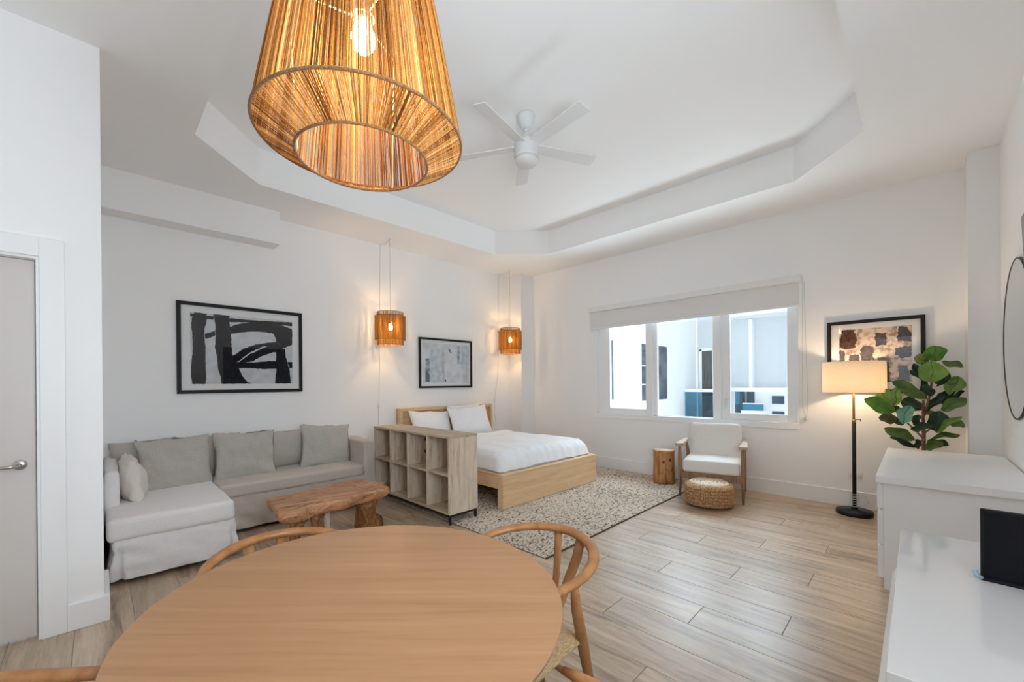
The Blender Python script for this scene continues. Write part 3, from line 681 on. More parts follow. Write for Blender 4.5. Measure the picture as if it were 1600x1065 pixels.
# ------------------------------------------------------------------ rug
RX0, RX1, RY0, RY1, RP = 2.40, 5.60, 2.03, 5.0, .022
rg = MB()
nx = int((RX1 - RX0) / RP) * 4; ny = 130
def rugp(s, t):
    x = RX0 + (RX1 - RX0) * s; y = RY0 + (RY1 - RY0) * t
    ph = (x - RX0) / RP
    wob = noise.noise(Vector((x * 1.5, y * 1.2, 3))) * .010 * min(1, 8 * min(s, 1 - s, t * 2, (1 - t) * 2) + .6)
    z = .005 + .006 * abs(math.sin(PI * ph)) ** .7 + .0015 * noise.noise(Vector((x * 60, y * 40, 0)))
    fold = math.exp(-((x - 2.845 - .06 * (y - 3.0)) / .03) ** 2) * max(0, 1 - abs(y - 2.95) / .55)
    z += .022 * fold
    e = min(t, 1 - t) * (RY1 - RY0)
    if e < .01: z = min(z, .004)
    return (x + wob * .5, y + wob + .006 * math.sin(ph * PI) * (1 if t < .01 else 0), z)
rg.grid(rugp, nx, ny)
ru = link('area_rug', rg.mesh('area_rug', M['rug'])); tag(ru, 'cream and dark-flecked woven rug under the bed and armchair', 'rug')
ed = MB().tube([(RX0 + (RX1 - RX0) * i / 60, RY0 + noise.noise(Vector(((RX0 + (RX1 - RX0) * i / 60) * 1.5, RY0 * 1.2, 3))) * .006, .006) for i in range(61)], .006, 6)
eo = link('hem', ed.mesh('hem', plain('rug_hem', srgb(84, 68, 54), .95)), ru)

# ------------------------------------------------------------------ bed
bd = thing('bed', 'oak-veneer double bed with white bedding, set on the woven rug', 'bed', (3.89, 4.2, 0))
part('headboard', MB().box(3.02, 4.80, 5.325, 5.338, .02, .985).box(3.02, 3.06, 5.235, 5.34, 0, 1.0, .002).box(4.76, 4.80, 5.235, 5.34, 0, 1.0, .002).box(3.06, 4.76, 5.255, 5.34, .955, 1.0, .002).box(3.06, 4.76, 5.30, 5.325, .02, .955), M['bed_oak'], bd)
part('footboard', MB().box(3.0, 4.765, 3.118, 3.145, .013, .375, .002).box(3.0, 4.765, 3.145, 3.20, .342, .374, .002).box(3.0, 3.028, 3.145, 3.20, .013, .342).box(4.737, 4.765, 3.145, 3.20, .013, .342), M['bed_oak'], bd)
for x in (3.01, 4.725): part('side_rail', MB().box(x, x + .03, 3.20, 5.24, .215, .36, .002).box(x - .006, x + .05, 3.20, 5.24, .36, .374, .002), M['bed_oak'], bd)
part('slatted_base', MB().box(3.07, 4.70, 3.2, 5.23, .24, .27), M['bed_oak'], bd)
part('mattress', softbox(3.07, 4.70, 3.215, 5.20, .27, .50, .05), M['linen'], bd)
dv = MB()
def duv(s, t):
    u, v_ = 2 * s - 1, t
    x = 3.885 + .845 * u; y = 3.19 + 1.5 * v_
    cr = lambda q, k: max(0, (abs(q) - (1 - k)) / k)
    ex = cr(u, .16); ey = max(0, (.12 - v_) / .12)
    drop = .195 * (1 - math.sqrt(max(0, 1 - min(1, ex) ** 2.6))) + .195 * (1 - math.sqrt(max(0, 1 - min(1, ey) ** 2.6)))
    z = .588 - min(.205, drop)
    p = Vector((x, y, 0))
    z += .016 * noise.noise(p * 3.2) + .008 * noise.noise(Vector((x * 9, y * 3, 2)))
    if ey > .2 or ex > .2:
        fold = noise.noise(Vector((x * 9, y * 9, 7)))
        y -= .012 * fold * (ey > .2); x += .012 * fold * (1 if u > 0 else -1) * (ex > .2)
        z += .012 * noise.noise(Vector((x * 14, y * 14, 5)))
    if v_ > .93: z += .014
    return (x, y, max(z, .383))
dv.grid(duv, 80, 70)
part('duvet', dv, M['linen'], bd, 'white duvet')
def bed_pillow(x, y, z, wd, ht, th, tilt, rz, label, seed, roll=0):
    o = link('pillow', pillow(wd, ht, th, seed=seed, nz=.016, pinch=.09).mesh('pillow', M['linen'])); o.location = (x, y, z); o.rotation_euler = (tilt, roll, rz)
    return tag(o, label, 'pillow', 'white bed pillows')
bed_pillow(3.46, 5.10, .735, .72, .46, .17, -.38, .02, 'white pillow at the left of the headboard, lower than its neighbour', 1, .05)
bed_pillow(4.09, 4.97, .765, .76, .50, .18, -.40, -.03, 'plump white pillow standing in front at the right of the headboard', 2, -.03)
bed_pillow(4.17, 5.175, .79, .68, .48, .11, -.22, .02, 'white pillow hidden behind the plump right-hand one, only its corner showing', 3, -.04)

# ------------------------------------------------------------------ bookcase
BX0, BX1, BY0, BY1, BZ0, BZ1 = 2.337, 2.69, 3.165, 4.67, .095, .845
bk = thing('cube_bookcase', 'washed-oak bookcase of eight open cubes standing at the foot of the sofa', 'bookcase', (2.51, 3.9, 0))
T_ = .022
part('top_panel', MB().box(BX0 - .002, BX1 + .002, BY0 - .002, BY1 + .002, BZ1 - T_, BZ1, .0015), M['shelf_oak_top'], bk)
part('bottom_panel', MB().box(BX0, BX1, BY0 + T_, BY1 - T_, BZ0, BZ0 + T_, .0015), M['shelf_oak_top'], bk)
part('side_panel', MB().box(BX0, BX1, BY0, BY0 + T_, BZ0, BZ1 - T_, .0015), M['shelf_oak'], bk)
part('side_panel', MB().box(BX0, BX1, BY1 - T_, BY1, BZ0, BZ1 - T_, .0015), M['shelf_oak'], bk)
part('back_panel', MB().box(BX1 - .012, BX1, BY0 + T_, BY1 - T_, BZ0 + T_, BZ1 - T_), M['shelf_oak'], bk)
cw = (BY1 - BY0 - T_) / 4
for i in range(1, 4): part('divider', MB().box(BX0 + .003, BX1 - .012, BY0 + cw * i, BY0 + cw * i + T_, BZ0 + T_, BZ1 - T_, .001), M['shelf_oak'], bk)
zm = (BZ0 + BZ1) / 2
for i in range(4): part('shelf', MB().box(BX0 + .003, BX1 - .012, BY0 + cw * i + T_, BY0 + cw * (i + 1), zm - T_ / 2, zm + T_ / 2, .001), M['shelf_oak_top'], bk)
for z in (.60, .735):
    hm = MB().lathe([(.024, 0), (.024, .003)], 20); hm.v = [(2.575 + a, BY0 + cw * 2 - c_, z + b_) for a, b_, c_ in hm.v]
    part('cable_hole', hm, M['black_plastic'], bk, 'dark round cable hole')
part('base_frame', MB().box(BX0 + .008, BX0 + .028, BY0 + .005, BY1 - .005, BZ0 - .02, BZ0).box(BX1 - .03, BX1 - .01, BY0 + .005, BY1 - .005, BZ0 - .02, BZ0).box(BX0 + .028, BX1 - .03, BY0 + .005, BY0 + .025, BZ0 - .02, BZ0).box(BX0 + .028, BX1 - .03, BY1 - .025, BY1 - .005, BZ0 - .02, BZ0), M['black_metal'], bk)
for x, z in ((BX0 + .008, 0), (BX1 - .03, .012)):
    for y in (BY0 + .005, BY1 - .025): part('leg', MB().box(x, x + .02, y, y + .02, z, BZ0 - .02), M['black_metal'], bk)

# ------------------------------------------------------------------ sectional sofa
so = thing('sectional_sofa', 'taupe slipcovered corner sofa with a chaise against the left wall', 'sofa', (1.1, 4.9, 0))
def skirt(path, z0, z1, flare, pleats, seed):
    """cloth skirt hanging along an open path of (x,y); pleats are slits at given path lengths"""
    P_ = [Vector((x, y)) for x, y in path]; L_ = [0]
    for a, b_ in zip(P_, P_[1:]): L_.append(L_[-1] + (b_ - a).length)
    tot = L_[-1]; N = int(tot / .01)
    def at(d):
        for i in range(len(P_) - 1):
            if d <= L_[i + 1] + 1e-9:
                k = (d - L_[i]) / (L_[i + 1] - L_[i]); t_ = (P_[i + 1] - P_[i]).normalized()
                return P_[i].lerp(P_[i + 1], k), Vector((t_.y, -t_.x))
        return P_[-1], Vector((0, -1))
    def fn(s, t):
        d = tot * s; p, nr = at(d); q, nr2 = at(min(tot, d + .03)); q0, nr0 = at(max(0, d - .03)); nr = (nr + nr2 + nr0).normalized()
        k = 1 - t
        o = flare * k + .020 * (k + .25) * noise.noise(Vector((d * 4 + t * 1.2, t * 1.5, seed))) + .016 * noise.noise(Vector((d * 7 + t * 5, t * 4, seed + 4))) + .006 * noise.noise(Vector((d * 15 - t * 8, t * 9, seed + 9)))
        for pl in pleats:
            w_ = .022 * k + .004
            if abs(d - pl) < w_: o -= .055 * k * (1 - abs(d - pl) / w_)
        return (p.x + nr.x * o, p.y + nr.y * o, z0 + (z1 - z0) * t)
    return MB().grid(fn, N, 10)
part('sofa_base', MB().box(.75, 2.2, 4.47, 5.335, .05, .33), M['sofa'], so)
part('chaise_base', MB().box(.06, .74, 3.90, 5.335, .05, .29), M['sofa_lit'], so)
part('chaise_skirt', skirt([(.068, 4.3), (.068, 3.868), (.757, 3.868), (.757, 4.46)], .035, .30, .038, (.46, 1.10), 1), M['sofa_lit'], so, 'box-pleated skirt with daylight painted in')
part('sofa_skirt', skirt([(.757, 4.445), (2.235, 4.445), (2.235, 5.335)], .035, .335, .022, (1.43,), 5), M['sofa'], so)
part('chaise_cushion', softbox(.03, .758, 3.852, 4.98, .288, .448, .035, seg=16, nz=.008, puff=(0, .006, .008), seed=2), M['sofa_lit'], so, 'chaise seat cushion with daylight painted in', weld=True)
part('seat_cushion', softbox(.752, 2.10, 4.425, 5.12, .325, .45, .03, seg=16, nz=.006, puff=(0, 0, .006), seed=5), M['sofa'], so, weld=True)
part('left_arm', softbox(.024, .108, 4.30, 5.33, .28, .715, .035, seg=12, nz=.012, seed=8), M['sofa_lit'], so, weld=True)
part('right_arm', softbox(2.10, 2.245, 4.435, 5.335, .10, .712, .025, seg=16, nz=.022, nfreq=6, seed=3), M['sofa'], so, weld=True)
part('backrest', softbox(.10, 2.12, 5.22, 5.335, .25, .70, .03, seg=12), M['sofa'], so, weld=True)
def back_cushion(x, wd, z, ht, seed, m=M['back_fabric']):
    o = link('back_cushion', pillow(wd, ht, .26, seed=seed, nz=.016, pinch=.035).mesh('back_cushion', m), so)
    o.location = Vector((x, 5.10, z)) - Vector(so.location); o.rotation_euler = (-.16, 0, 0)
back_cushion(.555, 1.00, .635, .43, 21); back_cushion(1.60, 1.12, .63, .41, 22)
def throw(x, y, z, wd, ht, th, rx, ry, rz, m, label, seed, grp=None):
    o = link('throw_pillow', pillow(wd, ht, th, seed=seed, nz=.034, pinch=.085, seg=26).mesh('throw_pillow', m)); o.location = (x, y, z); o.rotation_euler = (rx, ry, rz)
    return tag(o, label, 'cushion', grp)
GP = 'grey linen scatter cushions on the sofa'
throw(.487, 4.80, .645, .54, .50, .17, -.28, -.02, .03, M['cushion'], 'grey linen scatter cushion on the chaise end, widest of the three', 31, GP)
throw(1.04, 4.83, .650, .54, .49, .16, -.26, .02, -.04, M['cushion'], 'grey linen scatter cushion in the middle of the sofa seat', 32, GP)
throw(1.83, 4.84, .655, .54, .48, .16, -.25, .07, -.08, M['cushion'], 'grey linen scatter cushion tilted against the right sofa arm', 33, GP)
throw(.19, 4.53, .60, .44, .34, .17, -.15, 0, PI / 2, M['white_cushion'], 'small off-white cushion leaning on the left sofa arm', 34)

# ------------------------------------------------------------------ live-edge bench
bn = thing('live_edge_bench', 'reddish live-edge wooden bench on root legs in front of the sofa', 'bench', (1.4, 3.55, 0))
OUT = [(.952, 3.761), (1.088, 3.765), (1.295, 3.81), (1.45, 3.85), (1.579, 3.885), (1.70, 3.872), (1.822, 3.85), (1.82, 3.70), (1.845, 3.64), (1.898, 3.575), (1.83, 3.548), (1.725, 3.53), (1.74, 3.512), (1.83, 3.46), (1.838, 3.385), (1.76, 3.345), (1.66, 3.325), (1.57, 3.335), (1.498, 3.32), (1.405, 3.275), (1.31, 3.295), (1.225, 3.296), (1.124, 3.288), (1.06, 3.23), (1.0, 3.205), (.93, 3.215), (.895, 3.25), (.91, 3.38), (.926, 3.50), (.948, 3.61), (.938, 3.70)]
cx_, cy_ = 1.38, 3.54
fine = []
for i in range(len(OUT)):
    a, b_ = Vector(OUT[i]), Vector(OUT[(i + 1) % len(OUT)]); m_ = max(1, int((b_ - a).length / .025))
    for k in range(m_):
        q = a.lerp(b_, k / m_); d = (q - Vector((cx_, cy_))).normalized(); q += d * .008 * noise.noise(Vector((q.x * 25, q.y * 25, 1))); fine.append(q)
nb_ = len(fine); layers = []
for z, k, j in ((.432, .965, 0), (.424, .99, .002), (.405, 1.0, .010), (.375, .985, .014), (.345, .93, .018), (.335, .80, .01)):
    layers.append([(cx_ + (q.x - cx_) * k + j * noise.noise(Vector((q.x * 16, q.y * 16, z * 40))), cy_ + (q.y - cy_) * k + j * noise.noise(Vector((q.x * 16, q.y * 16, z * 40 + 9))), z + (.006 * noise.noise(Vector((q.x * 9, q.y * 9, 4))) if z < .43 else 0)) for q in fine])
mb = MB(); mb.add(sum(layers, []), [(r_ * nb_ + i, r_ * nb_ + (i + 1) % nb_, (r_ + 1) * nb_ + (i + 1) % nb_, (r_ + 1) * nb_ + i) for r_ in range(5) for i in range(nb_)], 0, True)
mb.add(layers[0], [tuple(range(nb_))]); mb.add(layers[-1], [tuple(range(nb_))[::-1]])
sl = part('seat_slab', mb, M['bench'], bn, weld=True)
ck = MB()
for (x0, y0, x1, y1, w_) in ((.945, 3.62, 1.12, 3.66, .006), (.95, 3.40, 1.08, 3.35, .007), (1.0, 3.29, 1.20, 3.37, .006), (1.16, 3.31, 1.25, 3.35, .005), (1.60, 3.60, 1.63, 3.605, .008), (1.05, 3.44, 1.24, 3.45, .0035)):
    d = Vector((x1 - x0, y1 - y0)).normalized(); nrm = Vector((-d.y, d.x)) * w_; m_ = ((x0 + x1) / 2, (y0 + y1) / 2)
    ck.prism([(x0, y0), (m_[0] - nrm.x, m_[1] - nrm.y), (x1, y1), (m_[0] + nrm.x, m_[1] + nrm.y)], .430, .4328)
sub('crack', ck, plain('dark_wood_crack', srgb(58, 32, 18), .9), sl, 'dark cracks in the slab')['kind'] = 'stuff'
def root_leg(path, rad, seed, m):
    mb = MB().tube(path, rad, 14); 
    mb.v = [(Vector(p) + Vector((noise.noise(Vector(p) * 13 + Vector((seed, 0, 0))), noise.noise(Vector(p) * 13 + Vector((0, seed, 0))), 0)) * .028) for p in mb.v]
    part('leg', mb, m, bn)
root_leg([(1.83, 3.74, 0), (1.78, 3.70, .05), (1.745, 3.66, .13), (1.73, 3.62, .24), (1.71, 3.58, .35)], [.125, .105, .088, .092, .125], 2, M['bench_leg'])
root_leg([(1.08, 3.60, 0), (1.09, 3.57, .12), (1.10, 3.52, .25), (1.12, 3.46, .35)], [.085, .06, .058, .09], 5, M['bench_leg'])
root_leg([(1.24, 3.47, 0), (1.235, 3.45, .12), (1.23, 3.43, .25), (1.22, 3.42, .35)], [.055, .045, .042, .06], 8, M['bench_leg'])
root_leg([(1.335, 3.50, 0), (1.325, 3.48, .15), (1.31, 3.46, .35)], [.03, .026, .035], 11, M['bleached'])

# ------------------------------------------------------------------ armchair, pouf, stump
ar = thing('armchair', 'white-cushioned armchair with weathered wooden frame under the window', 'armchair', (4.885, 1.677, 0), math.atan2(.222, .975))
def pl(name, mb, m=M['armchair_wood'], **k): return part(name, mb, m, ar, local=True, **k)
HWY = .325
for s in (-1, 1):
    zb = .012 if s > 0 else 0
    pl('front_leg', MB().tube([(0, s * HWY, zb), (0, s * HWY, .22), (0, s * HWY, .44), (0, s * HWY, .60)], [.013, .020, .022, .016], 10))
    pl('rear_leg', MB().tube([(.62, s * (HWY - .01), zb), (.60, s * (HWY - .01), .25), (.52, s * (HWY - .01), .46), (.44, s * HWY, .61)], [.014, .021, .022, .016], 10))
    pl('armrest', MB().prism([(-.035, s * HWY - .045), (.10, s * HWY - .04), (.30, s * HWY - .032), (.50, s * HWY - .022), (.50, s * HWY + .022), (.30, s * HWY + .026), (.10, s * HWY + .036), (-.035, s * HWY + .04)], .60, .632), M['armrest_wood'])
    pl('side_rail', MB().box(.0, .58, s * HWY - .012, s * HWY + .012, .245, .30, .003))
pl('front_rail', MB().box(-.012, .012, -HWY, HWY, .225, .30, .004))
pl('rear_rail', MB().box(.55, .575, -HWY, HWY, .22, .28, .004))
pl('seat_cushion', softbox(-.02, .54, -.295, .295, .30, .445, .028, seg=14, nz=.004, puff=(0, 0, .014)), M['white_fabric'], weld=True)
bc = softbox(-.055, .055, -.285, .285, 0, .46, .045, seg=14, nz=.006, puff=(.02, 0, 0))
rot = Matrix.Rotation(.30, 3, 'Y'); bc.v = [tuple(rot @ Vector(p) + Vector((.46, 0, .385))) for p in bc.v]
pl('back_cushion', bc, M['white_fabric'], weld=True)
pl('back_frame', MB().tube([(.54, -.25, .28), (.64, -.25, .72)], .014, 8).tube([(.54, .25, .28), (.64, .25, .72)], .014, 8))

pf = thing('jute_pouf', 'low round braided jute pouf in front of the armchair', 'pouf', (4.715, 1.635, 0))
prof = [(.17, .0), (.215, .012)]
for k in range(6):
    z0 = .02 + k * .034
    prof += [(.236 + .008 * math.sin(PI * (k + .5) / 6), z0 + .004), (.25 + .010 * math.sin(PI * (k + .5) / 6), z0 + .017), (.236 + .008 * math.sin(PI * (k + .5) / 6), z0 + .031)]
prof += [(.222, .234), (.205, .245), (.19, .243), (.175, .252)]
pm = MB().lathe(prof, 64, (4.715, 1.635, 0)); pm.v = [tuple(Vector(p) + Vector((noise.noise(Vector(p) * 40), noise.noise(Vector(p) * 40 + Vector((5, 5, 5))), noise.noise(Vector(p) * 9) * .8)) * .006 if p[2] > .01 else p) for p in pm.v]
part('braided_body', pm, M['pouf'], pf)
prof = [(.20, .243)]
for k in range(5):
    r0 = .185 - k * .036; prof += [(r0 + .006, .248), (r0 - .010, .260), (r0 - .026, .250)]
prof += [(.004, .25)]
part('bleached_top', MB().lathe(prof, 64, (4.715, 1.635, 0)), M['pouf_top'], pf, 'bleached cream braids on the top')

st = thing('log_stump', 'peeled log stump table with dark knots between bed and armchair', 'side table', (5.325, 2.42, .012))
fs_ = lambda t, z: 1 + .035 * math.sin(2 * t + 1) + .025 * math.sin(3 * t + z * 5) + .012 * math.sin(7 * t + 2 + z * 3)
part('trunk', MB().lathe([(.146, .012), (.15, .03), (.142, .15), (.138, .28), (.14, .40), (.143, .432), (.138, .443)], 40, (5.325, 2.42, 0), fn=fs_), M['stump'], st)
kn = [(-2.75, .30, .017, .022), (-2.15, .33, .020, .026), (-2.95, .15, .010, .013), (-2.45, .20, .012, .015), (-1.75, .10, .013, .018), (-2.0, .19, .009, .012)]
for a, z, w_, h_ in kn:
    rr = .141 * fs_(a, z); n_ = Vector((math.cos(a), math.sin(a), 0)); t_ = Vector((-math.sin(a), math.cos(a), 0)); c_ = Vector((5.325, 2.42, z)) + n_ * (rr - .002)
    vs_ = [c_ + n_ * .006] + [c_ + n_ * .004 + t_ * w_ * .6 * math.cos(2 * PI * q / 12) + Vector((0, 0, h_ * .6 * math.sin(2 * PI * q / 12))) for q in range(12)] + [c_ - n_ * .004 + t_ * w_ * math.cos(2 * PI * q / 12) + Vector((0, 0, h_ * math.sin(2 * PI * q / 12))) for q in range(12)]
    part('knot', MB().add(vs_, [(0, 1 + q, 1 + (q + 1) % 12) for q in range(12)] + [(1 + q, 13 + q, 13 + (q + 1) % 12, 1 + (q + 1) % 12) for q in range(12)], 0, True), M['knot'], st, 'dark round knot')
part('cut_top', MB().lathe([(.136, .443), (.137, .4445), (.05, .446), (.002, .446)], 40, (5.325, 2.42, 0), fn=fs_), M['stump_top'], st, 'pale sawn end grain')

# ------------------------------------------------------------------ floor lamp
lx, ly = 5.365, .458
la = thing('floor_lamp', 'floor lamp with drum linen shade, black pole and round base', 'lamp', (lx, ly, 0))
part('base', MB().lathe([(.148, 0), (.15, .008), (.15, .034), (.145, .042), (.03, .046), (.028, .07), (.0, .07)], 40, (lx, ly, 0)), M['black_metal'], la)
part('pole', MB().tube([(lx, ly, .045), (lx, ly, .93)], .0165, 14), M['bronze'], la)
part('stem', MB().tube([(lx, ly, .92), (lx, ly, 1.36)], .0105, 12).tube([(lx, ly, .925), (lx, ly, .955)], .018, 12), M['brass'], la, 'thin brass upper stem')
part('knob', MB().tube([(lx, ly, .955), (lx + .02, ly - .05, .955), (lx + .02, ly - .05, .935)], .0045, 8), M['bronze'], la)
cl_ = MB()
cl_.tube([(lx + .034 * math.cos(t * .45), ly + .034 * math.sin(t * .45), .07 + .0017 * t) for t in range(90)], .004, 6)
cl_.tube([(lx + .03, ly - .02, .18), (lx + .0, ly - .09, .20), (lx - .02, ly - .11, .14), (lx, ly - .06, .09), (lx + .02, ly - .02, .08)], .0035, 6)
part('cord', cl_, M['cable'], la, 'grey cord coiled round the pole foot')
part('shade', MB().lathe([(.252, 1.228), (.25, 1.536), (.247, 1.536), (.249, 1.228)], 64, (lx, ly, 0), caps=False), M['shade_linen'], la)
part('spider', MB().tube([(lx - .248, ly, 1.50), (lx + .248, ly, 1.50)], .002, 6).tube([(lx, ly - .248, 1.50), (lx, ly + .248, 1.50)], .002, 6).tube([(lx, ly, 1.35), (lx, ly, 1.5)], .006, 8), M['brass'], la)
part('bulb', MB().lathe([(.002, -.034), (.02, -.028), (.031, -.008), (.033, .01), (.026, .03), (.014, .045), (.012, .06), (.002, .06)], 20, (lx, ly, 1.385)), M['bulb_lamp'], la)

# ------------------------------------------------------------------ fiddle-leaf fig behind the far dresser
fg = thing('fiddle_leaf_fig', 'fiddle-leaf fig with broad green leaves rising behind the far white dresser', 'plant', (5.385, -.04, 0))
part('pot', MB().lathe([(.14, 0), (.17, .02), (.19, .30), (.205, .34), (.19, .345), (.18, .31)], 36, (5.385, -.04, 0)), M['pot'], fg)
part('soil', MB().lathe([(.178, .305), (.1, .312), (.002, .315)], 24, (5.385, -.04, 0)), M['soil'], fg)
sm_ = MB().tube([(5.385, -.038, .31), (5.38, -.039, .706), (5.38, -.04, .89), (5.375, -.037, 1.0), (5.37, -.04, 1.16)], [.019, .016, .014, .012, .008], 10)
sm_.tube([(5.375, -.045, 1.02), (5.37, -.081, 1.203), (5.37, -.093, 1.314), (5.37, -.098, 1.446)], [.011, .009, .008, .005], 8)
sm_.tube([(5.38, -.038, .80), (5.36, .03, .90), (5.33, .10, .98), (5.32, .154, 1.06)], [.008, .007, .006, .004], 8)
sm_.tube([(5.38, -.04, .85), (5.38, -.11, .93), (5.38, -.16, 1.02)], [.008, .006, .004], 8)
part('stem', sm_, M['bark'], fg)
LEAVES = [(-0.114, 1.512, -0.115, 1.66, 0.148, 0), (-0.075, 1.513, 0.019, 1.562, 0.089, 1), (-0.093, 1.325, -0.098, 1.518, 0.188, 2), (-0.155, 1.504, -0.291, 1.462, 0.06, 3), (-0.074, 1.303, 0.048, 1.439, 0.055, 4), (-0.112, 1.314, -0.203, 1.416, 0.088, 4), (-0.061, 1.164, 0.169, 1.344, 0.1, 3), (-0.202, 1.205, -0.269, 1.377, 0.119, 5), (-0.12, 1.292, -0.276, 1.334, 0.049, 4), (-0.157, 1.117, -0.300, 1.249, 0.055, 4), (-0.149, 1.073, -0.305, 1.186, 0.098, 3), (-0.049, 1.047, -0.191, 1.216, 0.067, 4), (0.154, 1.038, 0.368, 1.172, 0.127, 0), (0.162, 1.119, 0.283, 1.257, 0.127, 2), (0.158, 1.096, 0.132, 1.292, 0.087, 2), (0.055, 1.11, 0.105, 0.943, 0.113, 6), (-0.033, 1.069, 0.112, 1.154, 0.123, 4), (0.138, 0.97, 0.267, 0.998, 0.104, 7), (0.016, 0.796, 0.228, 0.894, 0.096, 3), (0.048, 0.884, -0.099, 0.95, 0.068, 4), (-0.117, 0.874, -0.149, 1.068, 0.143, 4), (-0.117, 0.863, -0.274, 1.03, 0.049, 5), (-0.197, 0.967, -0.300, 0.942, 0.06, 3), (0.017, 0.706, 0.19, 0.804, 0.062, 4), (0.001, 0.702, -0.008, 0.793, 0.056, 4), (-0.079, 0.805, -0.274, 0.844, 0.05, 3), (-0.047, 0.713, -0.162, 0.801, 0.078, 3), (-0.05, 1.38, 0.03, 1.50, 0.06, 4), (-0.10, 1.20, -0.02, 1.30, 0.09, 4), (0.05, 1.0, 0.16, 0.93, 0.08, 4), (-0.13, 1.15, -0.24, 1.24, 0.10, 4), (0.10, 1.05, 0.22, 1.08, 0.07, 4), (-0.06, 0.78, -0.20, 0.76, 0.07, 4), (-0.08, 1.015, -0.088, 1.065, 0.055, 1), (0.023, 0.92, -0.001, 1.028, 0.068, 4)]
FRONT = {2: -.12, 15: -.14, 12: -.12, 13: -.07, 14: -.05, 18: -.12, 6: -.10, 19: -.13, 10: -.06, 7: .02, 20: -.04, 21: -.08, 17: -.09, 0: -.02, 26: -.08}
for i, (y0, z0, y1, z1, wd, c_) in enumerate(LEAVES):
    dx = FRONT.get(i, random.uniform(-.06, .08))
    b0 = Vector((5.37 + dx * .35, y0, z0)); b1 = Vector((5.37 + dx, y1, z1))
    ln = (b1 - b0); L0 = ln.length; e1 = ln.normalized()
    view = Vector((-1, 0, .12)); e2 = e1.cross(view).normalized(); e3 = e2.cross(e1).normalized()
    wd *= 1.2; narrow = wd < L0 * .40
    if narrow: sx_ = wd / 2; tilt = 1.0
    else: sx_ = wd / 2; tilt = .25
    mb = MB(); rs_ = random.random() * 9
    def lf(s, t, sx_=sx_, tilt=tilt):
        u = 2 * t - 1
        # fiddle outline: narrow waist near the base, broad rounded tip
        wv = (math.sin(PI * min(1, s ** .85)) ** .6) * (.62 + .48 * s) if 0 < s < 1 else 0
        wv = min(wv, 1.0)
        bow = .10 * L0 * math.sin(PI * s)
        p = b0 + e1 * (L0 * s) + e2 * (u * sx_ * wv)
        p = p + e3 * (bow * .5 + (abs(u) ** 1.5) * sx_ * (.35 if tilt < .5 else .7) * wv + .006 * noise.noise(Vector((s * 6, u * 3, rs_))))
        p = p + Vector((0, 0, 1)) * (bow * (.9 if narrow else .15)) + e2 * .008 * math.sin(s * 9 + rs_)
        return p
    mb.grid(lf, 12, 8)
    lo_ = part('leaf', mb, LEAF[c_], fg)
    if wd > .09 or c_ in (2, 6):
        vn = MB().tube([lf(s_ / 8 * .95, .5) + e3 * .002 for s_ in range(9)], .0022, 5)
        sub('midrib', vn, M['vein'], lo_)

# ------------------------------------------------------------------ white dressers and the dark panel
dr = thing('white_dresser', 'matt white chest of drawers below the round mirror, in front of the fig', 'dresser', (4.28, -.16, 0))
part('top', MB().box(3.528, 5.05, YC + .012, .195, .690, .735, .002), M['white_lacquer'], dr)
part('carcass', MB().box(3.56, 5.02, YC + .012, .160, 0, .690, .0015), M['white_lacquer'], dr)
def drawer(x0, x1, z0, z1):
    return part('drawer_front', MB().prism([(.163, z0), (.186, z0), (.186, z1 - .02), (.176, z1), (.163, z1)], x0, x1), M['white_lacquer'], dr)
def yz_prism(o_list):
    pass
for (x0, x1) in ((3.565, 4.288), (4.292, 5.015)):
    for (z0, z1) in ((.52, .678), (.29, .508), (.072, .285)):
        mb = MB(); pr = [(.161, z0), (.19, z0), (.19, z1 - .024), (.178, z1), (.161, z1)]
        mb.add([(x0, y, z) for y, z in pr] + [(x1, y, z) for y, z in pr], [(0, 1, 2, 3, 4), (9, 8, 7, 6, 5)] + [(i, (i + 1) % 5, 5 + (i + 1) % 5, 5 + i) for i in range(5)])
        part('drawer_front', mb, M['white_lacquer'], dr)
gd = thing('glossy_dresser', 'white dresser with a mirror-glossy top nearest the camera, beside the dining area', 'dresser', (1.74, -.22, 0))
part('gloss_top', MB().box(1.17, 2.33, YC + .012, .052, .700, .735, .002), M['white_gloss'], gd, 'mirror-glossy white top')
part('carcass', MB().box(1.185, 2.315, YC + .012, .035, 0, .700, .0015), M['white_lacquer'], gd)
for (x0, x1) in ((1.19, 1.57), (1.575, 1.955)):
    for (z0, z1) in ((.50, .695), (.28, .495), (.06, .275)):
        mb = MB(); pr = [(.036, z0), (.066, z0), (.066, z1 - .02), (.056, z1), (.036, z1)]
        mb.add([(x0, y, z) for y, z in pr] + [(x1, y, z) for y, z in pr], [(0, 1, 2, 3, 4), (9, 8, 7, 6, 5)] + [(i, (i + 1) % 5, 5 + (i + 1) % 5, 5 + i) for i in range(5)])
        part('drawer_front', mb, M['white_lacquer'], gd)
bp_ = thing('black_display_panel', 'black upright panel standing on the glossy white dresser', 'panel', (1.91, -.26, .735), -.06)
part('panel', MB().box(-.009, .009, -.13, .124, .004, .216, .002), M['black_plastic'], bp_, local=True)
part('rim', MB().box(-.013, -.008, .117, .125, .004, .217).box(-.013, -.008, -.13, .125, .209, .217).box(-.02, .012, -.13, .125, 0, .010, .001), M['frame_black'], bp_, local=True)
part('clip', MB().tube([(-.016, .122, .006), (-.02, .132, .012), (-.012, .136, .024)], .006, 8), M['clear_plastic'], bp_, 'small clear bluish plastic clip at its foot', local=True)

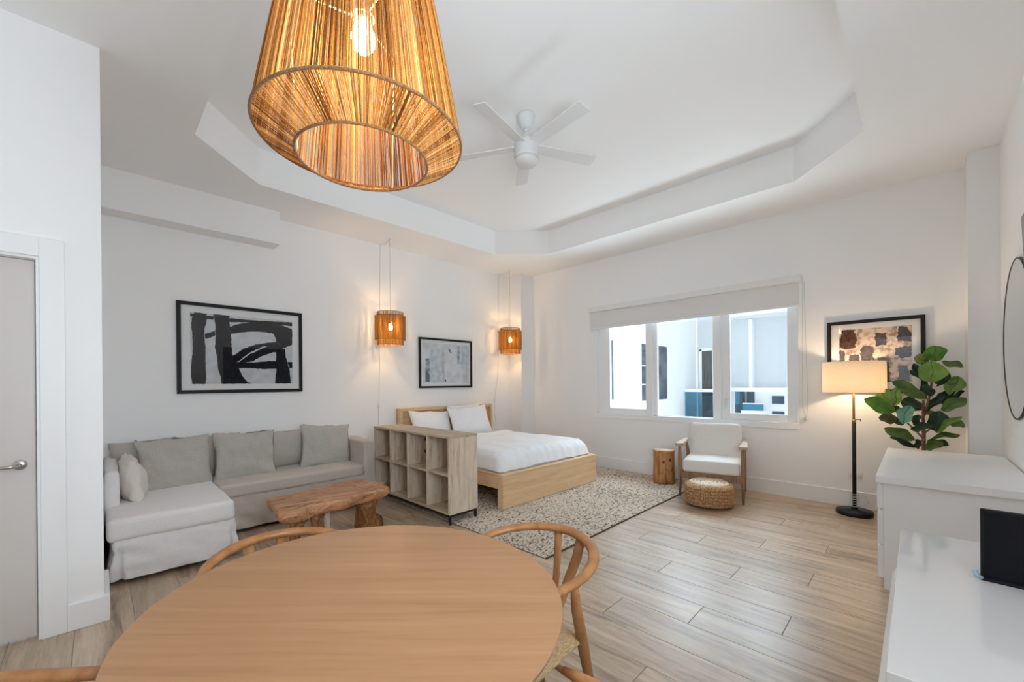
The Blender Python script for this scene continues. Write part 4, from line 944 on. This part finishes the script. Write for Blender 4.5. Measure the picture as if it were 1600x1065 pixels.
# ------------------------------------------------------------------ mirror and television on the near wall
mr = thing('round_mirror', 'round dark-rimmed wall mirror at the right edge above the matt dresser', 'mirror', (4.49, YC + .02, 1.625))
mb = MB().lathe([(.548, .001), (.560, .001), (.560, .014), (.554, .0155), (.548, .013)], 96, caps=False); mb.v = [(4.49 + x, YC + z, 1.625 + y) for x, y, z in mb.v]
part('rim', mb, M['bronze'], mr)
mb = MB().lathe([(.55, .004), (.55, .012)], 96, smooth=False); mb.v = [(4.49 + x, YC + z, 1.625 + y) for x, y, z in mb.v]
part('mirror_glass', mb, M['mirror'], mr)
tvt = thing('wall_television', 'wide black television on the near wall, only its end showing at the right border', 'television', (2.74, -.437, 1.80))
tvt.rotation_euler = (-.032, 0, 0)
part('body', MB().box(-.76, .758, -.022, .02, -.42, .425, .004), M['frame_black'], tvt, local=True)
part('screen', MB().box(-.748, .746, .02, .0225, -.405, .412), M['tv_glass'], tvt, local=True)
part('wall_bracket', MB().box(-.25, .25, -.05, -.022, -.15, .15), M['black_metal'], tvt, local=True)

# ------------------------------------------------------------------ pictures
def rect_frame(mb, x0, x1, z0, z1, t, d):
    """frame with mitred inner edge in local (x right, z up), depth along +y towards the wall"""
    return mb.box(x0, x1, -d, 0, z1 - t, z1, .0015).box(x0, x1, -d, 0, z0, z0 + t, .0015).box(x0, x0 + t, -d, 0, z0 + t, z1 - t, .0015).box(x1 - t, x1, -d, 0, z0 + t, z1 - t, .0015)
def flat_poly(polys, y):
    mb = MB()
    for p_ in polys: mb.add([(a, y, b_) for a, b_ in p_], [tuple(range(len(p_)))])
    me_ = mb.mesh('print', M['art_black'])
    b2 = bmesh.new(); b2.from_mesh(me_); bmesh.ops.triangulate(b2, faces=b2.faces, ngon_method='EAR_CLIP'); b2.to_mesh(me_); b2.free()
    return me_
def rough(poly, amp, step=.012, seed=0):
    out = []
    for i in range(len(poly)):
        a, b_ = Vector(poly[i]), Vector(poly[(i + 1) % len(poly)]); m_ = max(1, int((b_ - a).length / step))
        for k in range(m_):
            q = a.lerp(b_, k / m_); nn = Vector((-(b_ - a).y, (b_ - a).x)).normalized()
            q = q + nn * amp * noise.noise(Vector((q.x * 55, q.y * 55, seed))) * (0 if k == 0 else 1); out.append((q.x, q.y))
    return out
ART1 = [[(0.704, 2.115), (0.81, 2.115), (0.805, 2.009), (0.792, 1.967), (0.784, 1.886), (0.795, 1.785), (0.794, 1.602), (0.801, 1.45), (0.796, 1.37), (0.683, 1.37), (0.672, 1.45), (0.673, 1.559), (0.686, 1.699), (0.686, 1.798), (0.683, 1.898), (0.676, 1.997), (0.688, 2.068)],
 [(0.868, 2.115), (1.01, 2.115), (1.014, 1.998), (1.026, 1.841), (1.033, 1.694), (1.069, 1.611), (1.095, 1.537), (1.122, 1.463), (1.176, 1.388), (1.223, 1.37), (0.931, 1.37), (0.927, 1.43), (0.902, 1.533), (0.894, 1.667), (0.878, 1.749), (0.884, 1.914), (0.88, 2.017)],
 [(0.668, 2.103), (0.868, 2.092), (0.868, 2.054), (0.668, 2.072)], [(1.01, 2.087), (1.2, 2.086), (1.641, 2.103), (1.641, 2.059), (1.442, 2.055), (1.2, 2.059), (1.009, 2.045)],
 [(1.013, 1.988), (1.063, 2.024), (1.2, 2.059), (1.392, 2.067), (1.544, 2.053), (1.641, 2.022), (1.641, 1.837), (1.542, 1.785), (1.471, 1.86), (1.451, 1.926), (1.431, 1.953), (1.294, 1.964), (1.181, 1.954), (1.089, 1.931), (1.017, 1.914)],
 [(1.471, 1.86), (1.542, 1.785), (1.511, 1.738), (1.44, 1.735), (1.321, 1.685), (1.225, 1.621), (1.123, 1.602), (1.096, 1.612), (1.197, 1.701), (1.38, 1.804)],
 [(1.39, 1.805), (1.331, 1.796), (1.197, 1.718), (1.096, 1.622), (1.069, 1.611), (1.033, 1.673), (1.142, 1.763), (1.255, 1.813), (1.351, 1.836), (1.471, 1.86)],
 [(1.069, 1.611), (1.225, 1.61), (1.34, 1.625), (1.469, 1.635), (1.468, 1.544), (1.339, 1.536), (1.196, 1.545), (1.086, 1.542)],
 [(1.465, 1.736), (1.563, 1.786), (1.567, 1.695), (1.582, 1.627), (1.608, 1.536), (1.622, 1.37), (1.452, 1.37), (1.463, 1.51)], [(0.788, 1.896), (0.879, 1.939), (0.879, 1.883), (0.796, 1.844)], [(1.582, 1.627), (1.64, 1.629), (1.64, 1.559), (1.613, 1.547)]]
def picture(name, label, loc, rz, x0, x1, z0, z1, t, d, frame_m, mat_m, pr, pr_m, layers):
    o = thing(name, label, 'picture', loc, rz)
    part('frame', rect_frame(MB(), x0, x1, z0, z1, t, d), frame_m, o, local=True)
    part('mat_board', MB().box(x0 + t * .5, x1 - t * .5, -.010, -.002, z0 + t * .5, z1 - t * .5), mat_m, o, local=True)
    p_ = part('print', MB().box(pr[0], pr[1], -.0112, -.010, pr[2], pr[3]), pr_m, o, local=True)
    for k, (polys, m_) in enumerate(layers):
        me_ = flat_poly(polys, -.0116 - .0003 * k); me_.materials.clear(); me_.materials.append(m_)
        link('painted_shapes', me_, p_)
    part('glass', MB().add([(x0 + t, -d + .006, z0 + t), (x1 - t, -d + .006, z0 + t), (x1 - t, -d + .006, z1 - t), (x0 + t, -d + .006, z1 - t)], [(0, 1, 2, 3)]), M['picture_glass'], o, local=True)
    return o
sh = lambda ps, cx, cz: [[(a - cx, b_ - cz) for a, b_ in p_] for p_ in ps]
# abstract strokes over the sofa
cx, cz = 1.153, 1.747
picture('framed_abstract_print', 'black-framed abstract print of bold black strokes above the sofa', (cx, YA - .002, cz), 0, .557 - cx, 1.749 - cx, 1.271 - cz, 2.222 - cz, .036, .028, M['frame_black'], M['mat_board'],
        (.668 - cx, 1.641 - cx, 1.369 - cz, 2.116 - cz), M['art_paper'], [(sh([rough(p_, .007, seed=i) for i, p_ in enumerate(ART1)], cx, cz), M['art_black'])])
# pale print over the bed
cx, cz = 3.915, 1.674
ART2 = {'g': [[(3.515, 1.736), (3.591, 1.748), (3.587, 1.383), (3.511, 1.388)], [(4.126, 1.955), (4.176, 1.958), (4.172, 1.672), (4.129, 1.67)]], 'b': [[(3.597, 1.883), (3.874, 1.917), (3.869, 1.377), (3.592, 1.383)], [(4.182, 1.948), (4.334, 1.977), (4.33, 1.606), (4.178, 1.603)]],
        'd': [[(3.939, 1.925), (3.960, 1.90), (3.985, 1.90), (3.999, 1.928), (4.005, 1.912), (3.985, 1.885), (3.985, 1.865), (4.016, 1.855), (3.99, 1.845), (3.965, 1.865), (3.955, 1.895)], [(3.875, 1.42), (3.901, 1.42), (3.9, 1.386), (3.875, 1.386)], [(3.515, 1.55), (3.591, 1.50), (3.587, 1.383), (3.511, 1.388)]]}
picture('framed_pale_print', 'dark-framed pale grey print hanging above the headboard', (cx, YA - .002, cz), 0, 3.40 - cx, 4.426 - cx, 1.287 - cz, 2.061 - cz, .03, .03, M['frame_black'], M['mat_board'],
        (3.47 - cx, 4.36 - cx, 1.36 - cz, 1.985 - cz), M['print_pale'], [(sh(ART2['g'], cx, cz), M['print_grey']), (sh(ART2['b'], cx, cz), M['print_blue']), (sh(ART2['d'], cx, cz), M['print_dark'])])
# brown patches behind the lamp (on the window wall: local x runs along -Y)
cy, cz = .319, 1.600
ART3 = [[(0.568, 1.882), (0.477, 1.878), (0.454, 1.779), (0.474, 1.7), (0.554, 1.69), (0.586, 1.718)], [(0.594, 1.666), (0.554, 1.659), (0.553, 1.551), (0.594, 1.553)], [(0.506, 1.62), (0.436, 1.616), (0.429, 1.555), (0.515, 1.554)], [(0.404, 1.705), (0.329, 1.69), (0.326, 1.561), (0.413, 1.56), (0.42, 1.656)], [(0.302, 1.826), (0.225, 1.824), (0.223, 1.712), (0.299, 1.703)],
        [(0.285, 1.569), (0.205, 1.565), (0.196, 1.335), (0.221, 1.335), (0.286, 1.529)], [(.40, 1.50), (.31, 1.50), (.32, 1.38), (.41, 1.37)], [(.56, 1.48), (.47, 1.49), (.48, 1.36), (.57, 1.37)]]
ART3S = [[(0.133, 1.882), (0.067, 1.878), (0.038, 1.811), (0.038, 1.727), (0.141, 1.744)], [(0.155, 1.668), (0.038, 1.689), (0.038, 1.576), (0.1, 1.564), (0.159, 1.601)], [(0.128, 1.494), (0.066, 1.492), (0.043, 1.339), (0.143, 1.35)]]
def grow(p_, k=1.12):
    mx_, mz_ = sum(a for a, b_ in p_) / len(p_), sum(b_ for a, b_ in p_) / len(p_)
    return [(max(.036, min(.596, mx_ + (a - mx_) * k)), max(1.335, min(1.888, mz_ + (b_ - mz_) * k))) for a, b_ in p_]
fl3 = lambda ps: [[(cy - a, b_ - cz) for a, b_ in p_] for p_ in ps]
picture('framed_brown_print', 'dark-framed print of brown brushed patches on the window wall behind the lamp', (XB - .002, cy, cz), -PI / 2, -.379, .379, 1.218 - cz, 1.981 - cz, .034, .03, M['frame_dark'], M['mat_board'],
        (cy - .598, cy - .034, 1.331 - cz, 1.890 - cz), M['art_beige'], [(fl3([rough(grow(p_), .016, .01, i) for i, p_ in enumerate(ART3)]), M['art_brown']), (fl3([rough(p_, .016, .01, i + 20) for i, p_ in enumerate(ART3S)]), M['art_slate'])])

# ------------------------------------------------------------------ ceiling fan
fx_, fy_ = 2.62, 2.395
fan = thing('ceiling_fan', 'white five-blade ceiling fan with frosted light in the tray ceiling', 'fan', (fx_, fy_, ZT))
part('canopy', MB().lathe([(.080, ZT), (.080, ZT - .012), (.072, ZT - .045), (.050, ZT - .092), (.034, ZT - .112), (.0, ZT - .115)], 32, (fx_, fy_, 0)), M['fan_white'], fan)
part('downrod', MB().tube([(fx_, fy_, ZT - .11), (fx_, fy_, 3.46)], .0125, 12).lathe([(.0, ZT - .114), (.022, ZT - .118), (.020, ZT - .132), (.0, ZT - .134)], 20, (fx_, fy_, 0)), M['fan_white'], fan)
part('motor_housing', MB().lathe([(.0, 3.50), (.02, 3.50), (.030, 3.475), (.034, 3.445), (.06, 3.44), (.104, 3.432), (.108, 3.42), (.108, 3.325), (.104, 3.320), (.104, 3.314), (.108, 3.310), (.107, 3.288)], 40, (fx_, fy_, 0)), M['fan_white'], fan)
part('light_bowl', MB().lathe([(.104, 3.288), (.101, 3.268), (.085, 3.243), (.05, 3.226), (.002, 3.222)], 40, (fx_, fy_, 0)), plain('frosted_glass', (.72, .71, .69, 1), .35), fan)
for k in range(5):
    a = math.radians(47 + 72 * k); ca, sa = math.cos(a), math.sin(a)
    def bp(x, y, z): 
        tilt = -.20 * y; return (fx_ + ca * x - sa * y, fy_ + sa * x + ca * y, 3.395 + z + tilt)
    poly = [(.085, -.048), (.60, -.060), (.66, -.060), (.668, -.052), (.668, .052), (.66, .060), (.60, .060), (.085, .048)]
    vs_ = [bp(x, y, -.004) for x, y in poly] + [bp(x, y, .004) for x, y in poly]; n8 = len(poly)
    part('blade', MB().add(vs_, [tuple(range(n8))[::-1], tuple(range(n8, 2 * n8))] + [(i, (i + 1) % n8, n8 + (i + 1) % n8, n8 + i) for i in range(n8)]), M['fan_gloss'], fan)

# ------------------------------------------------------------------ pendants
def strings(prof, nstr, wd, c, seed, jit=.5, sides=3, rj=.002):
    """a skin of separate jute strings, each following the profile [(r,z)...] at its own angle"""
    rnd = random.Random(seed); mb = MB(); m_ = len(prof); tones = []
    for i in range(nstr):
        a = 2 * PI * (i + rnd.uniform(-jit, jit)) / nstr; da = rnd.uniform(-.6, .6) * 2 * PI / nstr; w_ = wd * rnd.uniform(.6, 1.25); dr_ = rnd.uniform(-rj, rj)
        vs = []
        for k, (r_, z) in enumerate(prof):
            t = a + da * k / (m_ - 1); rr = r_ + dr_
            ww = w_ / max(rr, .05) / 2
            for (dt, ro) in ((-ww, 0), (0, w_ * .45), (ww, 0)):
                vs.append((c[0] + (rr + ro) * math.cos(t + dt), c[1] + (rr + ro) * math.sin(t + dt), c[2] + z))
        fs = []
        for k in range(m_ - 1):
            for q in range(3): fs.append((k * 3 + q, k * 3 + (q + 1) % 3, (k + 1) * 3 + (q + 1) % 3, (k + 1) * 3 + q))
        tn = .5 + .55 * noise.noise(Vector((math.cos(a) * 6, math.sin(a) * 6, seed * 3.3))) + rnd.uniform(-.32, .32)
        tones += [max(0, min(1, tn))] * len(vs)
        mb.add(vs, fs, 0, False)
    mb.tone = tones
    return mb
def ring(c, r_, z, t_, n=64): return MB().tube([(c[0] + r_ * math.cos(2 * PI * i / n), c[1] + r_ * math.sin(2 * PI * i / n), z) for i in range(n + 1)], t_, 6, caps=False)
PX, PY = .542, 1.128
pd = thing('jute_pendant_lamp', 'large tapered jute-string pendant lamp hanging over the dining table', 'pendant lamp', (PX, PY, 1.99))
part('outer_strings', strings([(.172, 2.66), (.200, 2.46), (.238, 2.26), (.262, 2.13), (.276, 2.05)], 440, .0036, (PX, PY, 0), 1), M['jute'], pd, kind='stuff')
part('underside_strings', strings([(.277, 2.048), (.245, 2.03), (.21, 2.011), (.180, 1.994)], 420, .0030, (PX, PY, 0), 2, rj=.0008), M['jute'], pd, 'strings drawn in to the lower opening', kind='stuff')
part('wide_hoop', ring((PX, PY), .278, 2.049, .0042, 96), M['jute_cap'], pd)
part('lower_hoop', ring((PX, PY), .1785, 1.992, .0040, 96), M['jute_cap'], pd)
part('top_hoop', ring((PX, PY), .172, 2.66, .004, 64), M['jute_cap'], pd)
wr = MB()
for k in range(3):
    a = .6 + 2 * PI * k / 3; ca, sa = math.cos(a), math.sin(a)
    wr.tube([(PX + .030 * ca, PY + .030 * sa, 2.405), (PX + .200 * ca, PY + .200 * sa, 2.43)], .0022, 6)
    wr.tube([(PX + .193 * ca, PY + .193 * sa, 2.43), (PX + .172 * ca, PY + .172 * sa, 1.996)], .0022, 6)
for q in (ring((PX, PY), .030, 2.405, .0025, 24),): wr.add(q.v, q.f, 0, True)
part('wire_frame', wr, M['brass_wire'], pd)
part('socket', MB().lathe([(.0, 2.47), (.02, 2.47), (.022, 2.40), (.019, 2.395), (.0, 2.395)], 20, (PX, PY, 0)), M['white_plastic'], pd)
part('bulb', MB().lathe([(.002, 2.305), (.018, 2.309), (.030, 2.325), (.0335, 2.345), (.029, 2.366), (.017, 2.384), (.014, 2.396)], 24, (PX, PY, 0)), M['bulb'], pd)
part('cord', MB().tube([(PX, PY, 2.46), (PX + .01, PY, ZT)], .004, 8), M['cable'], pd)

def small_pendant(c, dz, label, wall_y, hook2, swx):
    t = thing('raffia_drum_pendant', label, 'pendant lamp', (c[0], c[1], 1.876 + dz), group='raffia pendants beside the bed')
    zz = lambda z: z + dz
    part('outer_drum', strings([(.197, zz(1.947)), (.198, zz(2.1)), (.197, zz(2.264))], 290, .0034, (c[0], c[1], 0), 5, jit=.35, rj=.001), M['raffia'], t, kind='stuff')
    part('outer_hoop', (lambda m_: m_.add(*(lambda q: (q.v, q.f, 0, True))(ring(c, .197, zz(1.947), .003))))(ring(c, .197, zz(2.264), .003)), M['jute_cap'], t)
    part('inner_drum', strings([(.171, zz(1.877)), (.171, zz(2.1)), (.171, zz(2.314))], 270, .0031, (c[0], c[1], 0), 6, jit=.3, rj=.001), M['raffia'], t, 'shorter-set inner drum showing above and below', kind='stuff')
    part('inner_hoop', (lambda m_: m_.add(*(lambda q: (q.v, q.f, 0, True))(ring(c, .171, zz(1.877), .003))))(ring(c, .171, zz(2.314), .003)), M['jute_cap'], t)
    wr = MB()
    for k in range(3):
        a = .3 + 2 * PI * k / 3; wr.tube([(c[0], c[1], zz(2.20)), (c[0] + .197 * math.cos(a), c[1] + .197 * math.sin(a), zz(2.264))], .002, 5)
    part('wire_frame', wr, M['brass_wire'], t)
    part('socket', MB().lathe([(.0, zz(2.24)), (.016, zz(2.24)), (.018, zz(2.16)), (.0, zz(2.16))], 16, (c[0], c[1], 0)), M['white_plastic'], t)
    part('bulb', MB().lathe([(.002, zz(2.075)), (.014, zz(2.08)), (.024, zz(2.10)), (.025, zz(2.115)), (.02, zz(2.135)), (.012, zz(2.16))], 20, (c[0], c[1], 0)), M['bulb_small'], t)
    cd = MB().tube([(c[0], c[1], zz(2.23)), (c[0], c[1], ZC - .01)], .0026, 6)
    cd.tube([(c[0], c[1], ZC - .012), ((c[0] + hook2[0]) / 2, (c[1] + hook2[1]) / 2, ZC - .035), (hook2[0], hook2[1], ZC - .012)], .0026, 6)
    cd.tube([(hook2[0], hook2[1], ZC - .012), (hook2[0] - .002, wall_y - .02, 2.4), (hook2[0] - .01, wall_y - .012, 1.6), (swx, wall_y - .012, 1.06), (swx - .005, wall_y - .012, .8), (swx + .03, wall_y - .012, .62)], .0026, 6)
    part('cord', cd, M['cable'], t)
    part('cord_hook', MB().lathe([(.0, ZC - .016), (.008, ZC - .014), (.010, ZC)], 12, (c[0], c[1], 0)).lathe([(.0, ZC - .016), (.008, ZC - .014), (.010, ZC)], 12, (hook2[0], hook2[1], 0)), M['white_plastic'], t)
    part('cord_switch', MB().box(swx - .014, swx + .014, wall_y - .024, wall_y - .006, 1.02, 1.075, .004), M['white_plastic'], t)
small_pendant((2.77, 5.04), 0, 'raffia drum pendant hanging to the left of the bed, above the bookcase', YA, (2.775, 5.315), 2.752)
small_pendant((5.055, 5.04), -.012, 'raffia drum pendant hanging to the right of the bed, by the corner column', YA, (5.06, 5.325), 4.955)

# ------------------------------------------------------------------ power outlet
ou = thing('wall_outlet', 'white double power outlet on the window wall behind the lamp pole', 'outlet', (XB - .004, .47, .335))
part('plate', MB().box(XB - .008, XB - .001, .415, .53, .305, .372, .002), M['white_plastic'], ou)
for y in (.44, .50):
    f_ = part('socket_face', MB().box(XB - .010, XB - .007, y - .018, y + .018, .318, .36, .002), M['white_plastic'], ou)
    sub('slot', MB().box(XB - .0106, XB - .0098, y - .009, y - .006, .332, .346).box(XB - .0106, XB - .0098, y + .005, y + .008, .332, .346), M['outlet_slot'], f_)
